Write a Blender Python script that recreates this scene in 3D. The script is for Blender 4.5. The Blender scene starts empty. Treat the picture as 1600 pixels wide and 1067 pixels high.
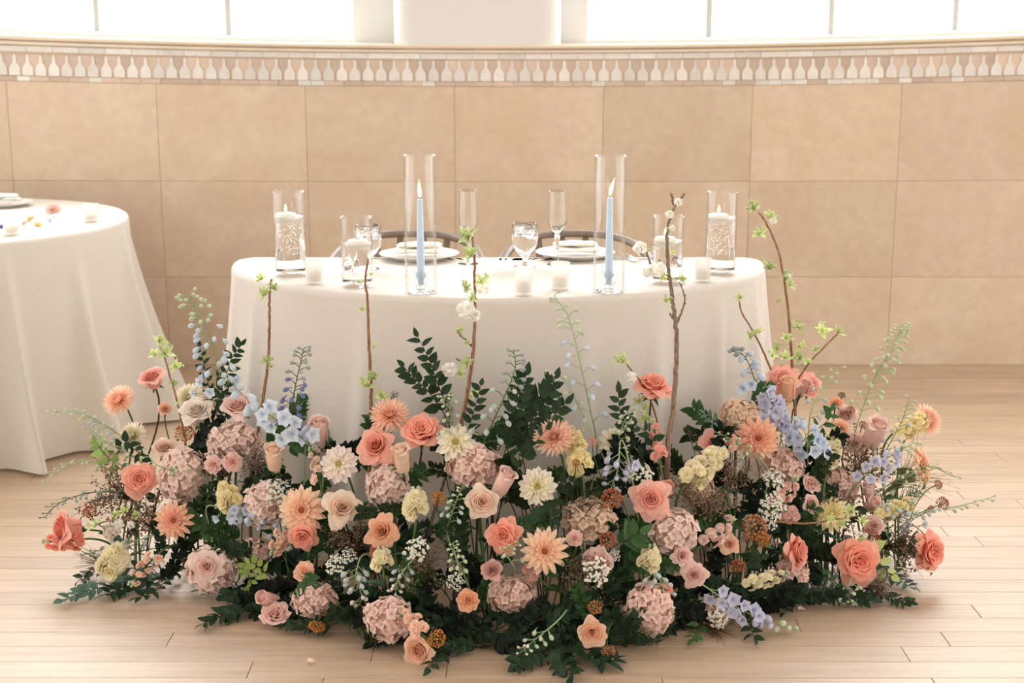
import bpy, math, random
import numpy as np
from mathutils import Vector, Matrix, Quaternion
from math import sin, cos, pi, sqrt, atan2, radians

R = random.Random(7)
SC = bpy.context.scene
COL = SC.collection

# ------------------------------------------------------------------ camera
CAM_H = 1.39
TH = math.atan(473.5 / 2222.0)          # pitch down, about 12 degrees, 50 mm lens
cam_d = bpy.data.cameras.new('camera')
cam_d.lens = 50.0
cam_d.sensor_width = 36.0
cam_d.dof.use_dof = True
cam_d.dof.focus_distance = 3.4
cam_d.dof.aperture_fstop = 5.0
cam = bpy.data.objects.new('camera', cam_d)
cam.location = (0, 0, CAM_H)
cam.rotation_euler = (pi / 2 - TH, 0, 0)
COL.objects.link(cam)
SC.camera = cam

# ------------------------------------------------------------------ sky, window light, exposure
world = bpy.data.worlds.new('overcast_sky')
SC.world = world
world.use_nodes = True
bg = world.node_tree.nodes['Background']
bg.inputs['Color'].default_value = (1.0, 0.985, 0.955, 1)
bg.inputs['Strength'].default_value = 1.9

def area(name, loc, rot, sx, sy, watts, col):
    d = bpy.data.lights.new(name, 'AREA')
    d.shape = 'RECTANGLE'; d.size = sx; d.size_y = sy; d.energy = watts; d.color = col
    o = bpy.data.objects.new(name, d)
    o.location = loc; o.rotation_euler = rot
    COL.objects.link(o)
    return o
# daylight falling in through the two tall windows
area('daylight_window', (-1.75, 6.75, 2.75), (radians(-70), 0, 0), 2.3, 2.4, 170, (1, 0.99, 0.98))
area('daylight_window', (1.70, 6.75, 2.75), (radians(-70), 0, 0), 2.5, 2.4, 170, (1, 0.99, 0.98))

SC.view_settings.view_transform = 'Standard'
SC.view_settings.look = 'None'
SC.view_settings.exposure = 0.36
SC.view_settings.gamma = 1.0
SC.view_settings.use_curve_mapping = False
SC.cycles.max_bounces = 16
SC.cycles.transmission_bounces = 14
SC.cycles.transparent_max_bounces = 24
SC.cycles.diffuse_bounces = 5
SC.cycles.glossy_bounces = 5
SC.cycles.sample_clamp_indirect = 6.0

# ------------------------------------------------------------------ rays through the lens, used to survey real positions
def ray(x, y):
    u, v = x - 800.0, y - 533.5
    return Vector((u, 2222 * cos(TH) - v * sin(TH), -2222 * sin(TH) - v * cos(TH)))
def at_Y(x, y, Y):
    d = ray(x, y); t = Y / d.y
    return Vector((d.x * t, Y, CAM_H + d.z * t))
def at_z(x, y, z):
    d = ray(x, y); t = (z - CAM_H) / d.z
    return Vector((d.x * t, d.y * t, z))
def mpp(x, y, Y):                       # metres per pixel there
    return Y / ray(x, y).y

# ------------------------------------------------------------------ mesh helpers
class MB:
    def __init__(s):
        s.v = []; s.f = []; s.c = []; s.m = []; s.mi = 0
    def add(s, vs, fs, sh=0.5):
        b = len(s.v)
        s.v.extend(tuple(p) for p in vs)
        if isinstance(sh, (int, float)): s.c.extend([sh] * len(vs))
        else: s.c.extend(sh)
        s.f.extend(tuple(i + b for i in f) for f in fs)
        s.m.extend([s.mi] * len(fs))
    def merge(s, o, M=None, sh=None):
        b = len(s.v)
        s.v.extend(tuple(M @ Vector(p)) if M is not None else p for p in o.v)
        s.c.extend(o.c if sh is None else [sh] * len(o.v))
        s.f.extend(tuple(i + b for i in f) for f in o.f)
        s.m.extend(o.m if s.mi == 0 else [s.mi] * len(o.f))
    def mesh(s, name, *mats, smooth=True, sharp=None):
        me = bpy.data.meshes.new(name)
        me.from_pydata(s.v, [], s.f)
        if s.v:
            at = me.attributes.new('shade', 'FLOAT', 'POINT')
            at.data.foreach_set('value', np.array(s.c, dtype=np.float32))
        for m in mats: me.materials.append(m)
        if len(mats) > 1: me.polygons.foreach_set('material_index', np.array(s.m, dtype=np.int32))
        me.polygons.foreach_set('use_smooth', np.full(len(s.f), smooth))
        me.update()
        if sharp: me.set_sharp_from_angle(angle=radians(sharp))
        return me

def obj(name, me, parent=None, M=None, color=None, core=None, label=None):
    o = bpy.data.objects.new(name, me)
    if parent is not None: o.parent = parent
    if M is not None: o.matrix_basis = M
    if color is not None: o.color = (*color, 1)
    if core is not None: o['core'] = [float(c) for c in core]
    if label: o['label'] = label
    COL.objects.link(o)
    return o
def tag(o, label, cat, group=None):
    o['label'] = label; o['category'] = cat
    if group: o['group'] = group
    return o
def thing(name, label, cat, loc=(0, 0, 0), group=None, rz=0):
    o = bpy.data.objects.new(name, None)
    o.empty_display_size = 0.05
    o.location = loc; o.rotation_euler = (0, 0, rz)
    COL.objects.link(o)
    return tag(o, label, cat, group)
def struct(o):
    o['kind'] = 'structure'; return o

def box(mb, x0, x1, y0, y1, z0, z1, bev=0.0, sh=0.5):
    if bev <= 0:
        v = [(x, y, z) for z in (z0, z1) for y in (y0, y1) for x in (x0, x1)]
        mb.add(v, [(0, 2, 3, 1), (4, 5, 7, 6), (0, 1, 5, 4), (2, 6, 7, 3), (0, 4, 6, 2), (1, 3, 7, 5)], sh)
        return
    b = bev; v = []; f = []
    for (xa, ya, za) in [(sx, sy, sz) for sz in (0, 1) for sy in (0, 1) for sx in (0, 1)]:
        X, Y, Z = (x0, x1)[xa], (y0, y1)[ya], (z0, z1)[za]
        ix, iy, iz = (b, -b)[xa], (b, -b)[ya], (b, -b)[za]
        v += [(X, Y + iy, Z + iz), (X + ix, Y, Z + iz), (X + ix, Y + iy, Z)]
    c = lambda xa, ya, za, k: (xa + 2 * ya + 4 * za) * 3 + k
    for s in (0, 1):
        q = [c(s, 0, 0, 0), c(s, 0, 1, 0), c(s, 1, 1, 0), c(s, 1, 0, 0)]; f.append(q if s == 0 else q[::-1])
        q = [c(0, s, 0, 1), c(1, s, 0, 1), c(1, s, 1, 1), c(0, s, 1, 1)]; f.append(q if s == 0 else q[::-1])
        q = [c(0, 0, s, 2), c(0, 1, s, 2), c(1, 1, s, 2), c(1, 0, s, 2)]; f.append(q if s == 0 else q[::-1])
    for p in (0, 1):
        for q in (0, 1):
            f.append([c(0, p, q, 1), c(1, p, q, 1), c(1, p, q, 2), c(0, p, q, 2)])
            f.append([c(p, 0, q, 0), c(p, 1, q, 0), c(p, 1, q, 2), c(p, 0, q, 2)])
            f.append([c(p, q, 0, 0), c(p, q, 1, 0), c(p, q, 1, 1), c(p, q, 0, 1)])
    for i in range(8): f.append([i * 3, i * 3 + 1, i * 3 + 2])
    # make the winding outward
    cx, cy, cz = (x0 + x1) / 2, (y0 + y1) / 2, (z0 + z1) / 2
    out = []
    for g in f:
        a, bb, cc = (Vector(v[i]) for i in g[:3])
        n = (bb - a).cross(cc - a)
        m = sum((Vector(v[i]) for i in g), Vector()) / len(g) - Vector((cx, cy, cz))
        out.append(tuple(g) if n.dot(m) >= 0 else tuple(g[::-1]))
    mb.add(v, out, sh)

def lathe(mb, prof, n=32, cx=0, cy=0, z0=0, sh=0.5):
    v = []; f = []; rings = []
    for r, z in prof:
        if r < 1e-6:
            rings.append([len(v)]); v.append((cx, cy, z + z0))
        else:
            b = len(v); rings.append(list(range(b, b + n)))
            v += [(cx + r * cos(2 * pi * i / n), cy + r * sin(2 * pi * i / n), z + z0) for i in range(n)]
    for A, B in zip(rings, rings[1:]):
        if len(A) == 1 and len(B) == 1: continue
        for i in range(n):
            j = (i + 1) % n
            if len(A) == 1: f.append((A[0], B[j], B[i]))
            elif len(B) == 1: f.append((A[i], A[j], B[0]))
            else: f.append((A[i], A[j], B[j], B[i]))
    mb.add(v, f, sh)

def spline(pts, per=5):
    """Catmull-Rom through the points"""
    P = [Vector(p) for p in pts]
    if len(P) == 2: return [P[0].lerp(P[1], k / per) for k in range(per + 1)]
    P = [2 * P[0] - P[1]] + P + [2 * P[-1] - P[-2]]
    out = []
    for i in range(1, len(P) - 2):
        a, b, c, d = P[i - 1:i + 3]
        for k in range(per):
            t = k / per
            out.append(0.5 * (2 * b + (c - a) * t + (2 * a - 5 * b + 4 * c - d) * t * t + (3 * b - a - 3 * c + d) * t ** 3))
    out.append(P[-2].copy())
    return out

def frame(n, up=None):
    """rotation whose z axis is n"""
    n = Vector(n).normalized()
    u = Vector(up) if up is not None else Vector((0, 0, 1))
    if abs(n.dot(u.normalized())) > 0.97: u = Vector((0, 1, 0)) if abs(n.y) < 0.9 else Vector((1, 0, 0))
    x = u.cross(n).normalized(); y = n.cross(x)
    return Matrix((x, y, n)).transposed().to_4x4()

def tube(mb, pts, r0, r1=None, n=6, sh=0.5, flat=1.0, cap=True, up=None):
    r1 = r0 if r1 is None else r1
    P = [Vector(p) for p in pts]; v = []; f = []; m = len(P)
    rad = r0 if callable(r0) else (lambda t: r0 + (r1 - r0) * t)
    x = None
    for i, p in enumerate(P):
        t = (P[min(i + 1, m - 1)] - P[max(i - 1, 0)])
        t = t.normalized() if t.length > 1e-9 else Vector((0, 0, 1))
        if x is None:
            u = Vector(up) if up is not None else (Vector((0, 0, 1)) if abs(t.z) < 0.9 else Vector((0, 1, 0)))
            x = u.cross(t).normalized()
        else:
            x = (x - t * x.dot(t)).normalized()
        y = t.cross(x); r = rad(i / max(m - 1, 1))
        v += [p + x * (r * cos(2 * pi * k / n)) + y * (r * flat * sin(2 * pi * k / n)) for k in range(n)]
    for i in range(m - 1):
        for k in range(n):
            l = (k + 1) % n
            f.append((i * n + k, i * n + l, (i + 1) * n + l, (i + 1) * n + k))
    if cap:
        f.append(tuple(range(n))[::-1]); f.append(tuple(range((m - 1) * n, m * n)))
    mb.add(v, f, sh)

def blob(mb, c, r, sh=0.5, squash=(1, 1, 1), n=6, m=4):
    prof = [(sin(pi * k / m), -cos(pi * k / m)) for k in range(m + 1)]
    t = MB(); lathe(t, [(max(a, 0) if 0 < k < m else 0, b) for k, (a, b) in enumerate(prof)], n)
    mb.merge(t, Matrix.Translation(Vector(c)) @ Matrix.Diagonal((r * squash[0], r * squash[1], r * squash[2], 1)), sh)

# ------------------------------------------------------------------ materials
def mat(name):
    m = bpy.data.materials.new(name); m.use_nodes = True
    nt = m.node_tree
    for n in list(nt.nodes): nt.nodes.remove(n)
    out = nt.nodes.new('ShaderNodeOutputMaterial')
    def N(t, **k):
        n = nt.nodes.new(t)
        for a, b in k.items():
            if a.startswith('i_'):
                key = a[2:].replace('_', ' ')
                n.inputs[int(key) if key.isdigit() else key].default_value = b
            else: setattr(n, a, b)
        return n
    L = lambda a, b: nt.links.new(a, b)
    return m, N, L, out

def mix_rgb(N, L, a, b, fac, mode='MIX'):
    n = N('ShaderNodeMix', data_type='RGBA', blend_type=mode)
    for i, s in ((0, fac), (6, a), (7, b)):
        if hasattr(s, 'node'): L(s, n.inputs[i])
        elif i == 0: n.inputs[0].default_value = s
        else: n.inputs[i].default_value = (*s, 1)
    return n.outputs[2]

def simple(name, col, rough=0.5, spec=0.5, metal=0.0, noise=0.0, nscale=20.0, bump=0.0, sss=0.0):
    m, N, L, out = mat(name)
    p = N('ShaderNodeBsdfPrincipled', i_Roughness=rough, i_Metallic=metal)
    p.inputs['Specular IOR Level'].default_value = spec
    p.inputs['Base Color'].default_value = (*col, 1)
    if noise or bump:
        tc = N('ShaderNodeTexCoord')
        nz = N('ShaderNodeTexNoise', i_Scale=nscale, i_Detail=5.0)
        L(tc.outputs['Object'], nz.inputs['Vector'])
        if noise:
            dark = tuple(c * (1 - noise) for c in col); lite = tuple(min(1, c * (1 + noise * .6)) for c in col)
            rp = N('ShaderNodeMapRange', i_1=0.3, i_2=0.7)
            L(nz.outputs['Fac'], rp.inputs[0])
            L(mix_rgb(N, L, dark, lite, rp.outputs[0]), p.inputs['Base Color'])
        if bump:
            b = N('ShaderNodeBump', i_Strength=bump, i_Distance=0.01)
            L(nz.outputs['Fac'], b.inputs['Height']); L(b.outputs['Normal'], p.inputs['Normal'])
    if sss:
        p.inputs['Subsurface Weight'].default_value = sss
        p.inputs['Subsurface Radius'].default_value = (0.02, 0.015, 0.01)
        p.inputs['Subsurface Scale'].default_value = 0.5
    L(p.outputs[0], out.inputs[0])
    return m

def petal_material():
    m, N, L, out = mat('petal')
    oi = N('ShaderNodeObjectInfo')
    core = N('ShaderNodeAttribute', attribute_type='OBJECT', attribute_name='core')
    sh = N('ShaderNodeAttribute', attribute_type='GEOMETRY', attribute_name='shade')
    c = mix_rgb(N, L, core.outputs['Color'], oi.outputs['Color'], sh.outputs['Fac'])
    tc = N('ShaderNodeTexCoord')
    nz = N('ShaderNodeTexNoise', i_Scale=3.0, i_Detail=4.0)
    L(tc.outputs['Object'], nz.inputs['Vector'])
    rp = N('ShaderNodeMapRange', i_1=0.3, i_2=0.7, i_3=0.90, i_4=1.08)
    L(nz.outputs['Fac'], rp.inputs[0])
    rr = N('ShaderNodeMapRange', i_1=0.0, i_2=1.0, i_3=0.94, i_4=1.05)
    L(oi.outputs['Random'], rr.inputs[0])
    mm = N('ShaderNodeMath', operation='MULTIPLY'); L(rp.outputs[0], mm.inputs[0]); L(rr.outputs[0], mm.inputs[1])
    hs = N('ShaderNodeHueSaturation'); L(c, hs.inputs['Color']); L(mm.outputs[0], hs.inputs['Value'])
    p = N('ShaderNodeBsdfPrincipled', i_Roughness=0.6)
    p.inputs['Specular IOR Level'].default_value = 0.25
    L(hs.outputs[0], p.inputs['Base Color'])
    tr = N('ShaderNodeBsdfTranslucent'); L(hs.outputs[0], tr.inputs['Color'])
    mx = N('ShaderNodeMixShader', i_0=0.30)
    L(p.outputs[0], mx.inputs[1]); L(tr.outputs[0], mx.inputs[2]); L(mx.outputs[0], out.inputs[0])
    return m

def leaf_material():
    m, N, L, out = mat('leaf')
    oi = N('ShaderNodeObjectInfo')
    tc = N('ShaderNodeTexCoord')
    nz = N('ShaderNodeTexNoise', i_Scale=5.0, i_Detail=3.0)
    L(tc.outputs['Object'], nz.inputs['Vector'])
    rp = N('ShaderNodeMapRange', i_1=0.3, i_2=0.7, i_3=0.8, i_4=1.2); L(nz.outputs['Fac'], rp.inputs[0])
    rr = N('ShaderNodeMapRange', i_1=0.0, i_2=1.0, i_3=0.8, i_4=1.25); L(oi.outputs['Random'], rr.inputs[0])
    mm = N('ShaderNodeMath', operation='MULTIPLY'); L(rp.outputs[0], mm.inputs[0]); L(rr.outputs[0], mm.inputs[1])
    hs = N('ShaderNodeHueSaturation'); L(oi.outputs['Color'], hs.inputs['Color']); L(mm.outputs[0], hs.inputs['Value'])
    p = N('ShaderNodeBsdfPrincipled', i_Roughness=0.5)
    p.inputs['Specular IOR Level'].default_value = 0.22
    L(hs.outputs[0], p.inputs['Base Color'])
    tr = N('ShaderNodeBsdfTranslucent'); L(hs.outputs[0], tr.inputs['Color'])
    mx = N('ShaderNodeMixShader', i_0=0.18)
    L(p.outputs[0], mx.inputs[1]); L(tr.outputs[0], mx.inputs[2]); L(mx.outputs[0], out.inputs[0])
    return m

def stone_material(name, a, b, c, scale, rough=0.55, rnd=0.06, bump=0.04):
    m, N, L, out = mat(name)
    tc = N('ShaderNodeTexCoord'); oi = N('ShaderNodeObjectInfo')
    off = N('ShaderNodeVectorMath', operation='SCALE'); off.inputs[0].default_value = (37, 11, 23)
    L(oi.outputs['Random'], off.inputs['Scale'])
    ad = N('ShaderNodeVectorMath', operation='ADD'); L(tc.outputs['Object'], ad.inputs[0]); L(off.outputs[0], ad.inputs[1])
    n1 = N('ShaderNodeTexNoise', i_Scale=scale, i_Detail=7.0, i_Roughness=0.6, i_Distortion=0.8); L(ad.outputs[0], n1.inputs['Vector'])
    n2 = N('ShaderNodeTexNoise', i_Scale=scale * 9, i_Detail=4.0); L(ad.outputs[0], n2.inputs['Vector'])
    r1 = N('ShaderNodeMapRange', i_1=0.32, i_2=0.68); L(n1.outputs['Fac'], r1.inputs[0])
    r2 = N('ShaderNodeMapRange', i_1=0.35, i_2=0.75, i_3=0.0, i_4=0.5); L(n2.outputs['Fac'], r2.inputs[0])
    c1 = mix_rgb(N, L, a, b, r1.outputs[0]); c2 = mix_rgb(N, L, c1, c, r2.outputs[0])
    rr = N('ShaderNodeMapRange', i_1=0.0, i_2=1.0, i_3=1 - rnd, i_4=1 + rnd); L(oi.outputs['Random'], rr.inputs[0])
    hs = N('ShaderNodeHueSaturation'); L(c2, hs.inputs['Color']); L(rr.outputs[0], hs.inputs['Value'])
    p = N('ShaderNodeBsdfPrincipled', i_Roughness=rough); L(hs.outputs[0], p.inputs['Base Color'])
    bp = N('ShaderNodeBump', i_Strength=bump, i_Distance=0.005); L(n2.outputs['Fac'], bp.inputs['Height']); L(bp.outputs[0], p.inputs['Normal'])
    L(p.outputs[0], out.inputs[0])
    return m

def plank_material():
    m, N, L, out = mat('worn_maple_plank')
    tc = N('ShaderNodeTexCoord'); oi = N('ShaderNodeObjectInfo')
    off = N('ShaderNodeVectorMath', operation='SCALE'); off.inputs[0].default_value = (17, 5, 9)
    L(oi.outputs['Random'], off.inputs['Scale'])
    ad = N('ShaderNodeVectorMath', operation='ADD'); L(tc.outputs['Object'], ad.inputs[0]); L(off.outputs[0], ad.inputs[1])
    st = N('ShaderNodeVectorMath', operation='MULTIPLY'); st.inputs[1].default_value = (1.6, 22, 1); L(ad.outputs[0], st.inputs[0])
    g = N('ShaderNodeTexNoise', i_Scale=2.0, i_Detail=6.0, i_Roughness=0.65); L(st.outputs[0], g.inputs['Vector'])
    r1 = N('ShaderNodeMapRange', i_1=0.3, i_2=0.7); L(g.outputs['Fac'], r1.inputs[0])
    c1 = mix_rgb(N, L, (0.44, 0.31, 0.205), (0.57, 0.43, 0.305), r1.outputs[0])
    # dark worn flecks and scuffs running along the grain
    s2 = N('ShaderNodeVectorMath', operation='MULTIPLY'); s2.inputs[1].default_value = (9, 60, 1); L(ad.outputs[0], s2.inputs[0])
    g2 = N('ShaderNodeTexNoise', i_Scale=2.2, i_Detail=5.0, i_Roughness=0.7); L(s2.outputs[0], g2.inputs['Vector'])
    r2 = N('ShaderNodeMapRange', i_1=0.60, i_2=0.74, i_3=0.0, i_4=0.55); L(g2.outputs['Fac'], r2.inputs[0])
    c2 = mix_rgb(N, L, c1, (0.30, 0.19, 0.11), r2.outputs[0])
    g3 = N('ShaderNodeTexNoise', i_Scale=3.0, i_Detail=3.0)
    L(ad.outputs[0], g3.inputs['Vector'])
    r3 = N('ShaderNodeMapRange', i_1=0.35, i_2=0.7, i_3=0.93, i_4=1.05); L(g3.outputs['Fac'], r3.inputs[0])
    rr = N('ShaderNodeMapRange', i_1=0.0, i_2=1.0, i_3=0.95, i_4=1.05); L(oi.outputs['Random'], rr.inputs[0])
    mm = N('ShaderNodeMath', operation='MULTIPLY'); L(r3.outputs[0], mm.inputs[0]); L(rr.outputs[0], mm.inputs[1])
    hs = N('ShaderNodeHueSaturation'); L(c2, hs.inputs['Color']); L(mm.outputs[0], hs.inputs['Value'])
    p = N('ShaderNodeBsdfPrincipled', i_Roughness=0.46); L(hs.outputs[0], p.inputs['Base Color'])
    p.inputs['Specular IOR Level'].default_value = 0.85
    bp = N('ShaderNodeBump', i_Strength=0.12, i_Distance=0.002); L(g2.outputs['Fac'], bp.inputs['Height']); L(bp.outputs[0], p.inputs['Normal'])
    L(p.outputs[0], out.inputs[0])
    return m

def cloth_material(name, col):
    m, N, L, out = mat(name)
    tc = N('ShaderNodeTexCoord')
    def weave(v):
        s = N('ShaderNodeVectorMath', operation='MULTIPLY'); s.inputs[1].default_value = v; L(tc.outputs['Object'], s.inputs[0])
        n = N('ShaderNodeTexNoise', i_Scale=1.0, i_Detail=2.0); L(s.outputs[0], n.inputs['Vector']); return n.outputs['Fac']
    a = weave((900, 900, 25)); b = weave((30, 30, 800))
    sm = N('ShaderNodeMath', operation='ADD'); L(a, sm.inputs[0]); L(b, sm.inputs[1])
    rp = N('ShaderNodeMapRange', i_1=0.6, i_2=1.4, i_3=0.93, i_4=1.03); L(sm.outputs[0], rp.inputs[0])
    hs = N('ShaderNodeHueSaturation'); hs.inputs['Color'].default_value = (*col, 1); L(rp.outputs[0], hs.inputs['Value'])
    p = N('ShaderNodeBsdfPrincipled', i_Roughness=0.8); L(hs.outputs[0], p.inputs['Base Color'])
    p.inputs['Specular IOR Level'].default_value = 0.2
    bp = N('ShaderNodeBump', i_Strength=0.12, i_Distance=0.002); L(sm.outputs[0], bp.inputs['Height']); L(bp.outputs[0], p.inputs['Normal'])
    tr = N('ShaderNodeBsdfTranslucent'); L(hs.outputs[0], tr.inputs['Color'])
    mx = N('ShaderNodeMixShader', i_0=0.12)
    L(p.outputs[0], mx.inputs[1]); L(tr.outputs[0], mx.inputs[2]); L(mx.outputs[0], out.inputs[0])
    return m

def glass_material(name, ior=1.45, col=(1, 1, 1), rough=0.0):
    m, N, L, out = mat(name)
    g = N('ShaderNodeBsdfGlass', i_IOR=ior, i_Roughness=rough); g.inputs['Color'].default_value = (*col, 1)
    L(g.outputs[0], out.inputs[0]); return m

def pane_material():
    m, N, L, out = mat('window_glass')
    t = N('ShaderNodeBsdfTransparent'); g = N('ShaderNodeBsdfGlossy', i_Roughness=0.02)
    w = N('ShaderNodeLayerWeight', i_Blend=0.5); x = N('ShaderNodeMixShader')
    pw = N('ShaderNodeMath', operation='POWER'); pw.inputs[1].default_value = 3.0; L(w.outputs['Facing'], pw.inputs[0])
    f = N('ShaderNodeMapRange', i_1=0.0, i_2=1.0, i_3=0.03, i_4=0.92); L(pw.outputs[0], f.inputs[0])
    L(f.outputs[0], x.inputs[0]); L(t.outputs[0], x.inputs[1]); L(g.outputs[0], x.inputs[2]); L(x.outputs[0], out.inputs[0])
    return m

def wax_material(name, col):
    m, N, L, out = mat(name)
    g = N('ShaderNodeBsdfPrincipled', i_Roughness=0.5); g.inputs['Base Color'].default_value = (*col, 1)
    tr = N('ShaderNodeBsdfTranslucent'); tr.inputs['Color'].default_value = (*col, 1)
    x = N('ShaderNodeMixShader', i_0=0.45); L(g.outputs[0], x.inputs[1]); L(tr.outputs[0], x.inputs[2]); L(x.outputs[0], out.inputs[0])
    return m

def frost_material():
    m, N, L, out = mat('frosted_glass')
    t = N('ShaderNodeBsdfTransparent'); g = N('ShaderNodeBsdfPrincipled', i_Roughness=0.3)
    g.inputs['Base Color'].default_value = (0.80, 0.78, 0.75, 1)
    tr = N('ShaderNodeBsdfTranslucent'); tr.inputs['Color'].default_value = (0.84, 0.82, 0.78, 1)
    y = N('ShaderNodeMixShader', i_0=0.5); L(g.outputs[0], y.inputs[1]); L(tr.outputs[0], y.inputs[2])
    x = N('ShaderNodeMixShader', i_0=0.40); L(t.outputs[0], x.inputs[1]); L(y.outputs[0], x.inputs[2]); L(x.outputs[0], out.inputs[0])
    return m

def flame_material():
    m, N, L, out = mat('candle_flame')
    sh = N('ShaderNodeAttribute', attribute_type='GEOMETRY', attribute_name='shade')
    c = mix_rgb(N, L, (1.0, 0.45, 0.12), (1.0, 0.82, 0.5), sh.outputs['Fac'])
    e = N('ShaderNodeEmission', i_Strength=3.6); L(c, e.inputs['Color']); L(e.outputs[0], out.inputs[0]); return m

def bark_material():
    m, N, L, out = mat('bark')
    oi = N('ShaderNodeObjectInfo'); tc = N('ShaderNodeTexCoord')
    s = N('ShaderNodeVectorMath', operation='MULTIPLY'); s.inputs[1].default_value = (260, 260, 70); L(tc.outputs['Object'], s.inputs[0])
    n = N('ShaderNodeTexNoise', i_Scale=1.0, i_Detail=4.0); L(s.outputs[0], n.inputs['Vector'])
    r = N('ShaderNodeMapRange', i_1=0.35, i_2=0.7, i_3=0.55, i_4=1.5); L(n.outputs['Fac'], r.inputs[0])
    hs = N('ShaderNodeHueSaturation'); L(oi.outputs['Color'], hs.inputs['Color']); L(r.outputs[0], hs.inputs['Value'])
    p = N('ShaderNodeBsdfPrincipled', i_Roughness=0.7); L(hs.outputs[0], p.inputs['Base Color'])
    b = N('ShaderNodeBump', i_Strength=0.4, i_Distance=0.002); L(n.outputs['Fac'], b.inputs['Height']); L(b.outputs[0], p.inputs['Normal'])
    L(p.outputs[0], out.inputs[0]); return m

M_PETAL = petal_material(); M_LEAF = leaf_material(); M_BARK = bark_material()
M_TILE = stone_material('limestone', (0.62, 0.475, 0.345), (0.70, 0.575, 0.445), (0.54, 0.41, 0.295), 2.6)
M_GROUT = simple('grout', (0.60, 0.46, 0.34), 0.9)
M_TAN = stone_material('tan_mosaic', (0.60, 0.47, 0.37), (0.66, 0.54, 0.44), (0.54, 0.42, 0.33), 14, rnd=0.14)
M_PEARL = stone_material('pearl_mosaic', (0.68, 0.64, 0.58), (0.76, 0.73, 0.68), (0.84, 0.83, 0.80), 22, rough=0.25, rnd=0.10)
M_MOLD = simple('cream_moulding', (0.80, 0.70, 0.56), 0.45, noise=0.05, nscale=6)
M_PAINT = simple('white_paint', (0.74, 0.725, 0.70), 0.5, noise=0.03, nscale=3)
M_FRAME = simple('white_window_paint', (0.74, 0.75, 0.74), 0.4, noise=0.02, nscale=5)
M_MULL = simple('darkened_window_paint', (0.44, 0.455, 0.445), 0.5)  # same window white, darkened in colour against the glare behind the bars
M_PLANK = plank_material()
M_SUB = simple('subfloor_in_the_gaps', (0.20, 0.125, 0.075), 0.9, noise=0.2)
M_LINEN = cloth_material('ivory_linen', (0.79, 0.745, 0.685))
M_SATIN = cloth_material('cream_cloth', (0.80, 0.755, 0.69))
M_GLASS = glass_material('clear_glass', 1.45, (0.995, 1, 0.998)); M_WATER = glass_material('water', 1.33)
M_ICE = glass_material('ice', 1.31, rough=0.12)
M_PANE = pane_material(); M_THIN = M_PANE; M_BUBBLE = glass_material('air_bubble', 0.76); M_FROST = frost_material()
M_WAX = wax_material('ivory_wax', (0.97, 0.94, 0.88))
M_BLUEWAX = simple('pale_blue_wax', (0.56, 0.74, 0.90), 0.45, noise=0.03, nscale=30)
M_WICK = simple('black_wick', (0.03, 0.025, 0.02), 0.9)
M_FLAME = flame_material()
M_CHINA = simple('white_china', (0.88, 0.86, 0.83), 0.2)
M_NAPKIN = simple('ivory_napkin', (0.90, 0.85, 0.77), 0.85, bump=0.15, nscale=300)
M_STEEL = simple('steel', (0.62, 0.61, 0.60), 0.22, metal=1.0)
M_OAK = simple('weathered_grey_oak', (0.21, 0.155, 0.115), 0.5, noise=0.3, nscale=14, bump=0.1)
# ------------------------------------------------------------------ the room
WY = 6.03
zw = lambda y: at_Y(800, y, WY).z
def sag(p):                                       # the old ledge and the courses under it lift a little towards both ends
    x, y, z = p; q = min(abs(x), 2.7)
    return (x, y, z + 0.0056 * q * q * (max(z, 0) / 1.2) ** 4)
def sagged(mb):
    mb.v = [sag(p) for p in mb.v]; return mb

def run(name, prof, x0, x1, mt, parent=None, n=60):
    """a moulding: closed profile in (y, z) swept along x"""
    m = MB(); k = len(prof); v = []; f = []
    for i in range(n + 1):
        x = x0 + (x1 - x0) * i / n
        v += [sag((x, y, z)) for y, z in prof]
    for i in range(n):
        for j in range(k):
            f.append((i * k + j, i * k + (j + 1) % k, (i + 1) * k + (j + 1) % k, (i + 1) * k + j))
    f.append(tuple(range(k))[::-1]); f.append(tuple(range(n * k, n * k + k)))
    m.add(v, f)
    return obj(name, m.mesh(name, mt, smooth=False), parent)
# wall below the windows, its limestone tiles proud of the grout
def rect(y0, y1, z0, z1): return [(y1, z0), (y1, z1), (y0, z1), (y0, z0)]
wall_back = struct(run('wall_back', rect(WY + 0.0035, WY + 0.5, 0, zw(135)), -6.5, 6.5, M_GROUT))
courses = [(0.0, zw(433)), (zw(433), zw(284)), (zw(284), zw(135))]
TWD = 0.6235
x_first = (481 - 800) * mpp(481, 284, WY)
for z0, z1 in courses:
    for k in range(-10, 12):
        xa = x_first + k * TWD; g = 0.0009
        m = MB(); cx = xa + TWD / 2
        p = (0.0, R.uniform(0, .0012), 0.0)
        box(m, xa + g, xa + TWD - g, WY + p[1], WY + 0.03, z0 + g, z1 - g, 0.0015)
        m = sagged(m); m.v = [(x - cx, y - WY, z - z0) for x, y, z in m.v]
        obj('tile', m.mesh('tile', M_TILE, smooth=False), wall_back, Matrix.Translation((cx, WY, z0)))

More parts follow.
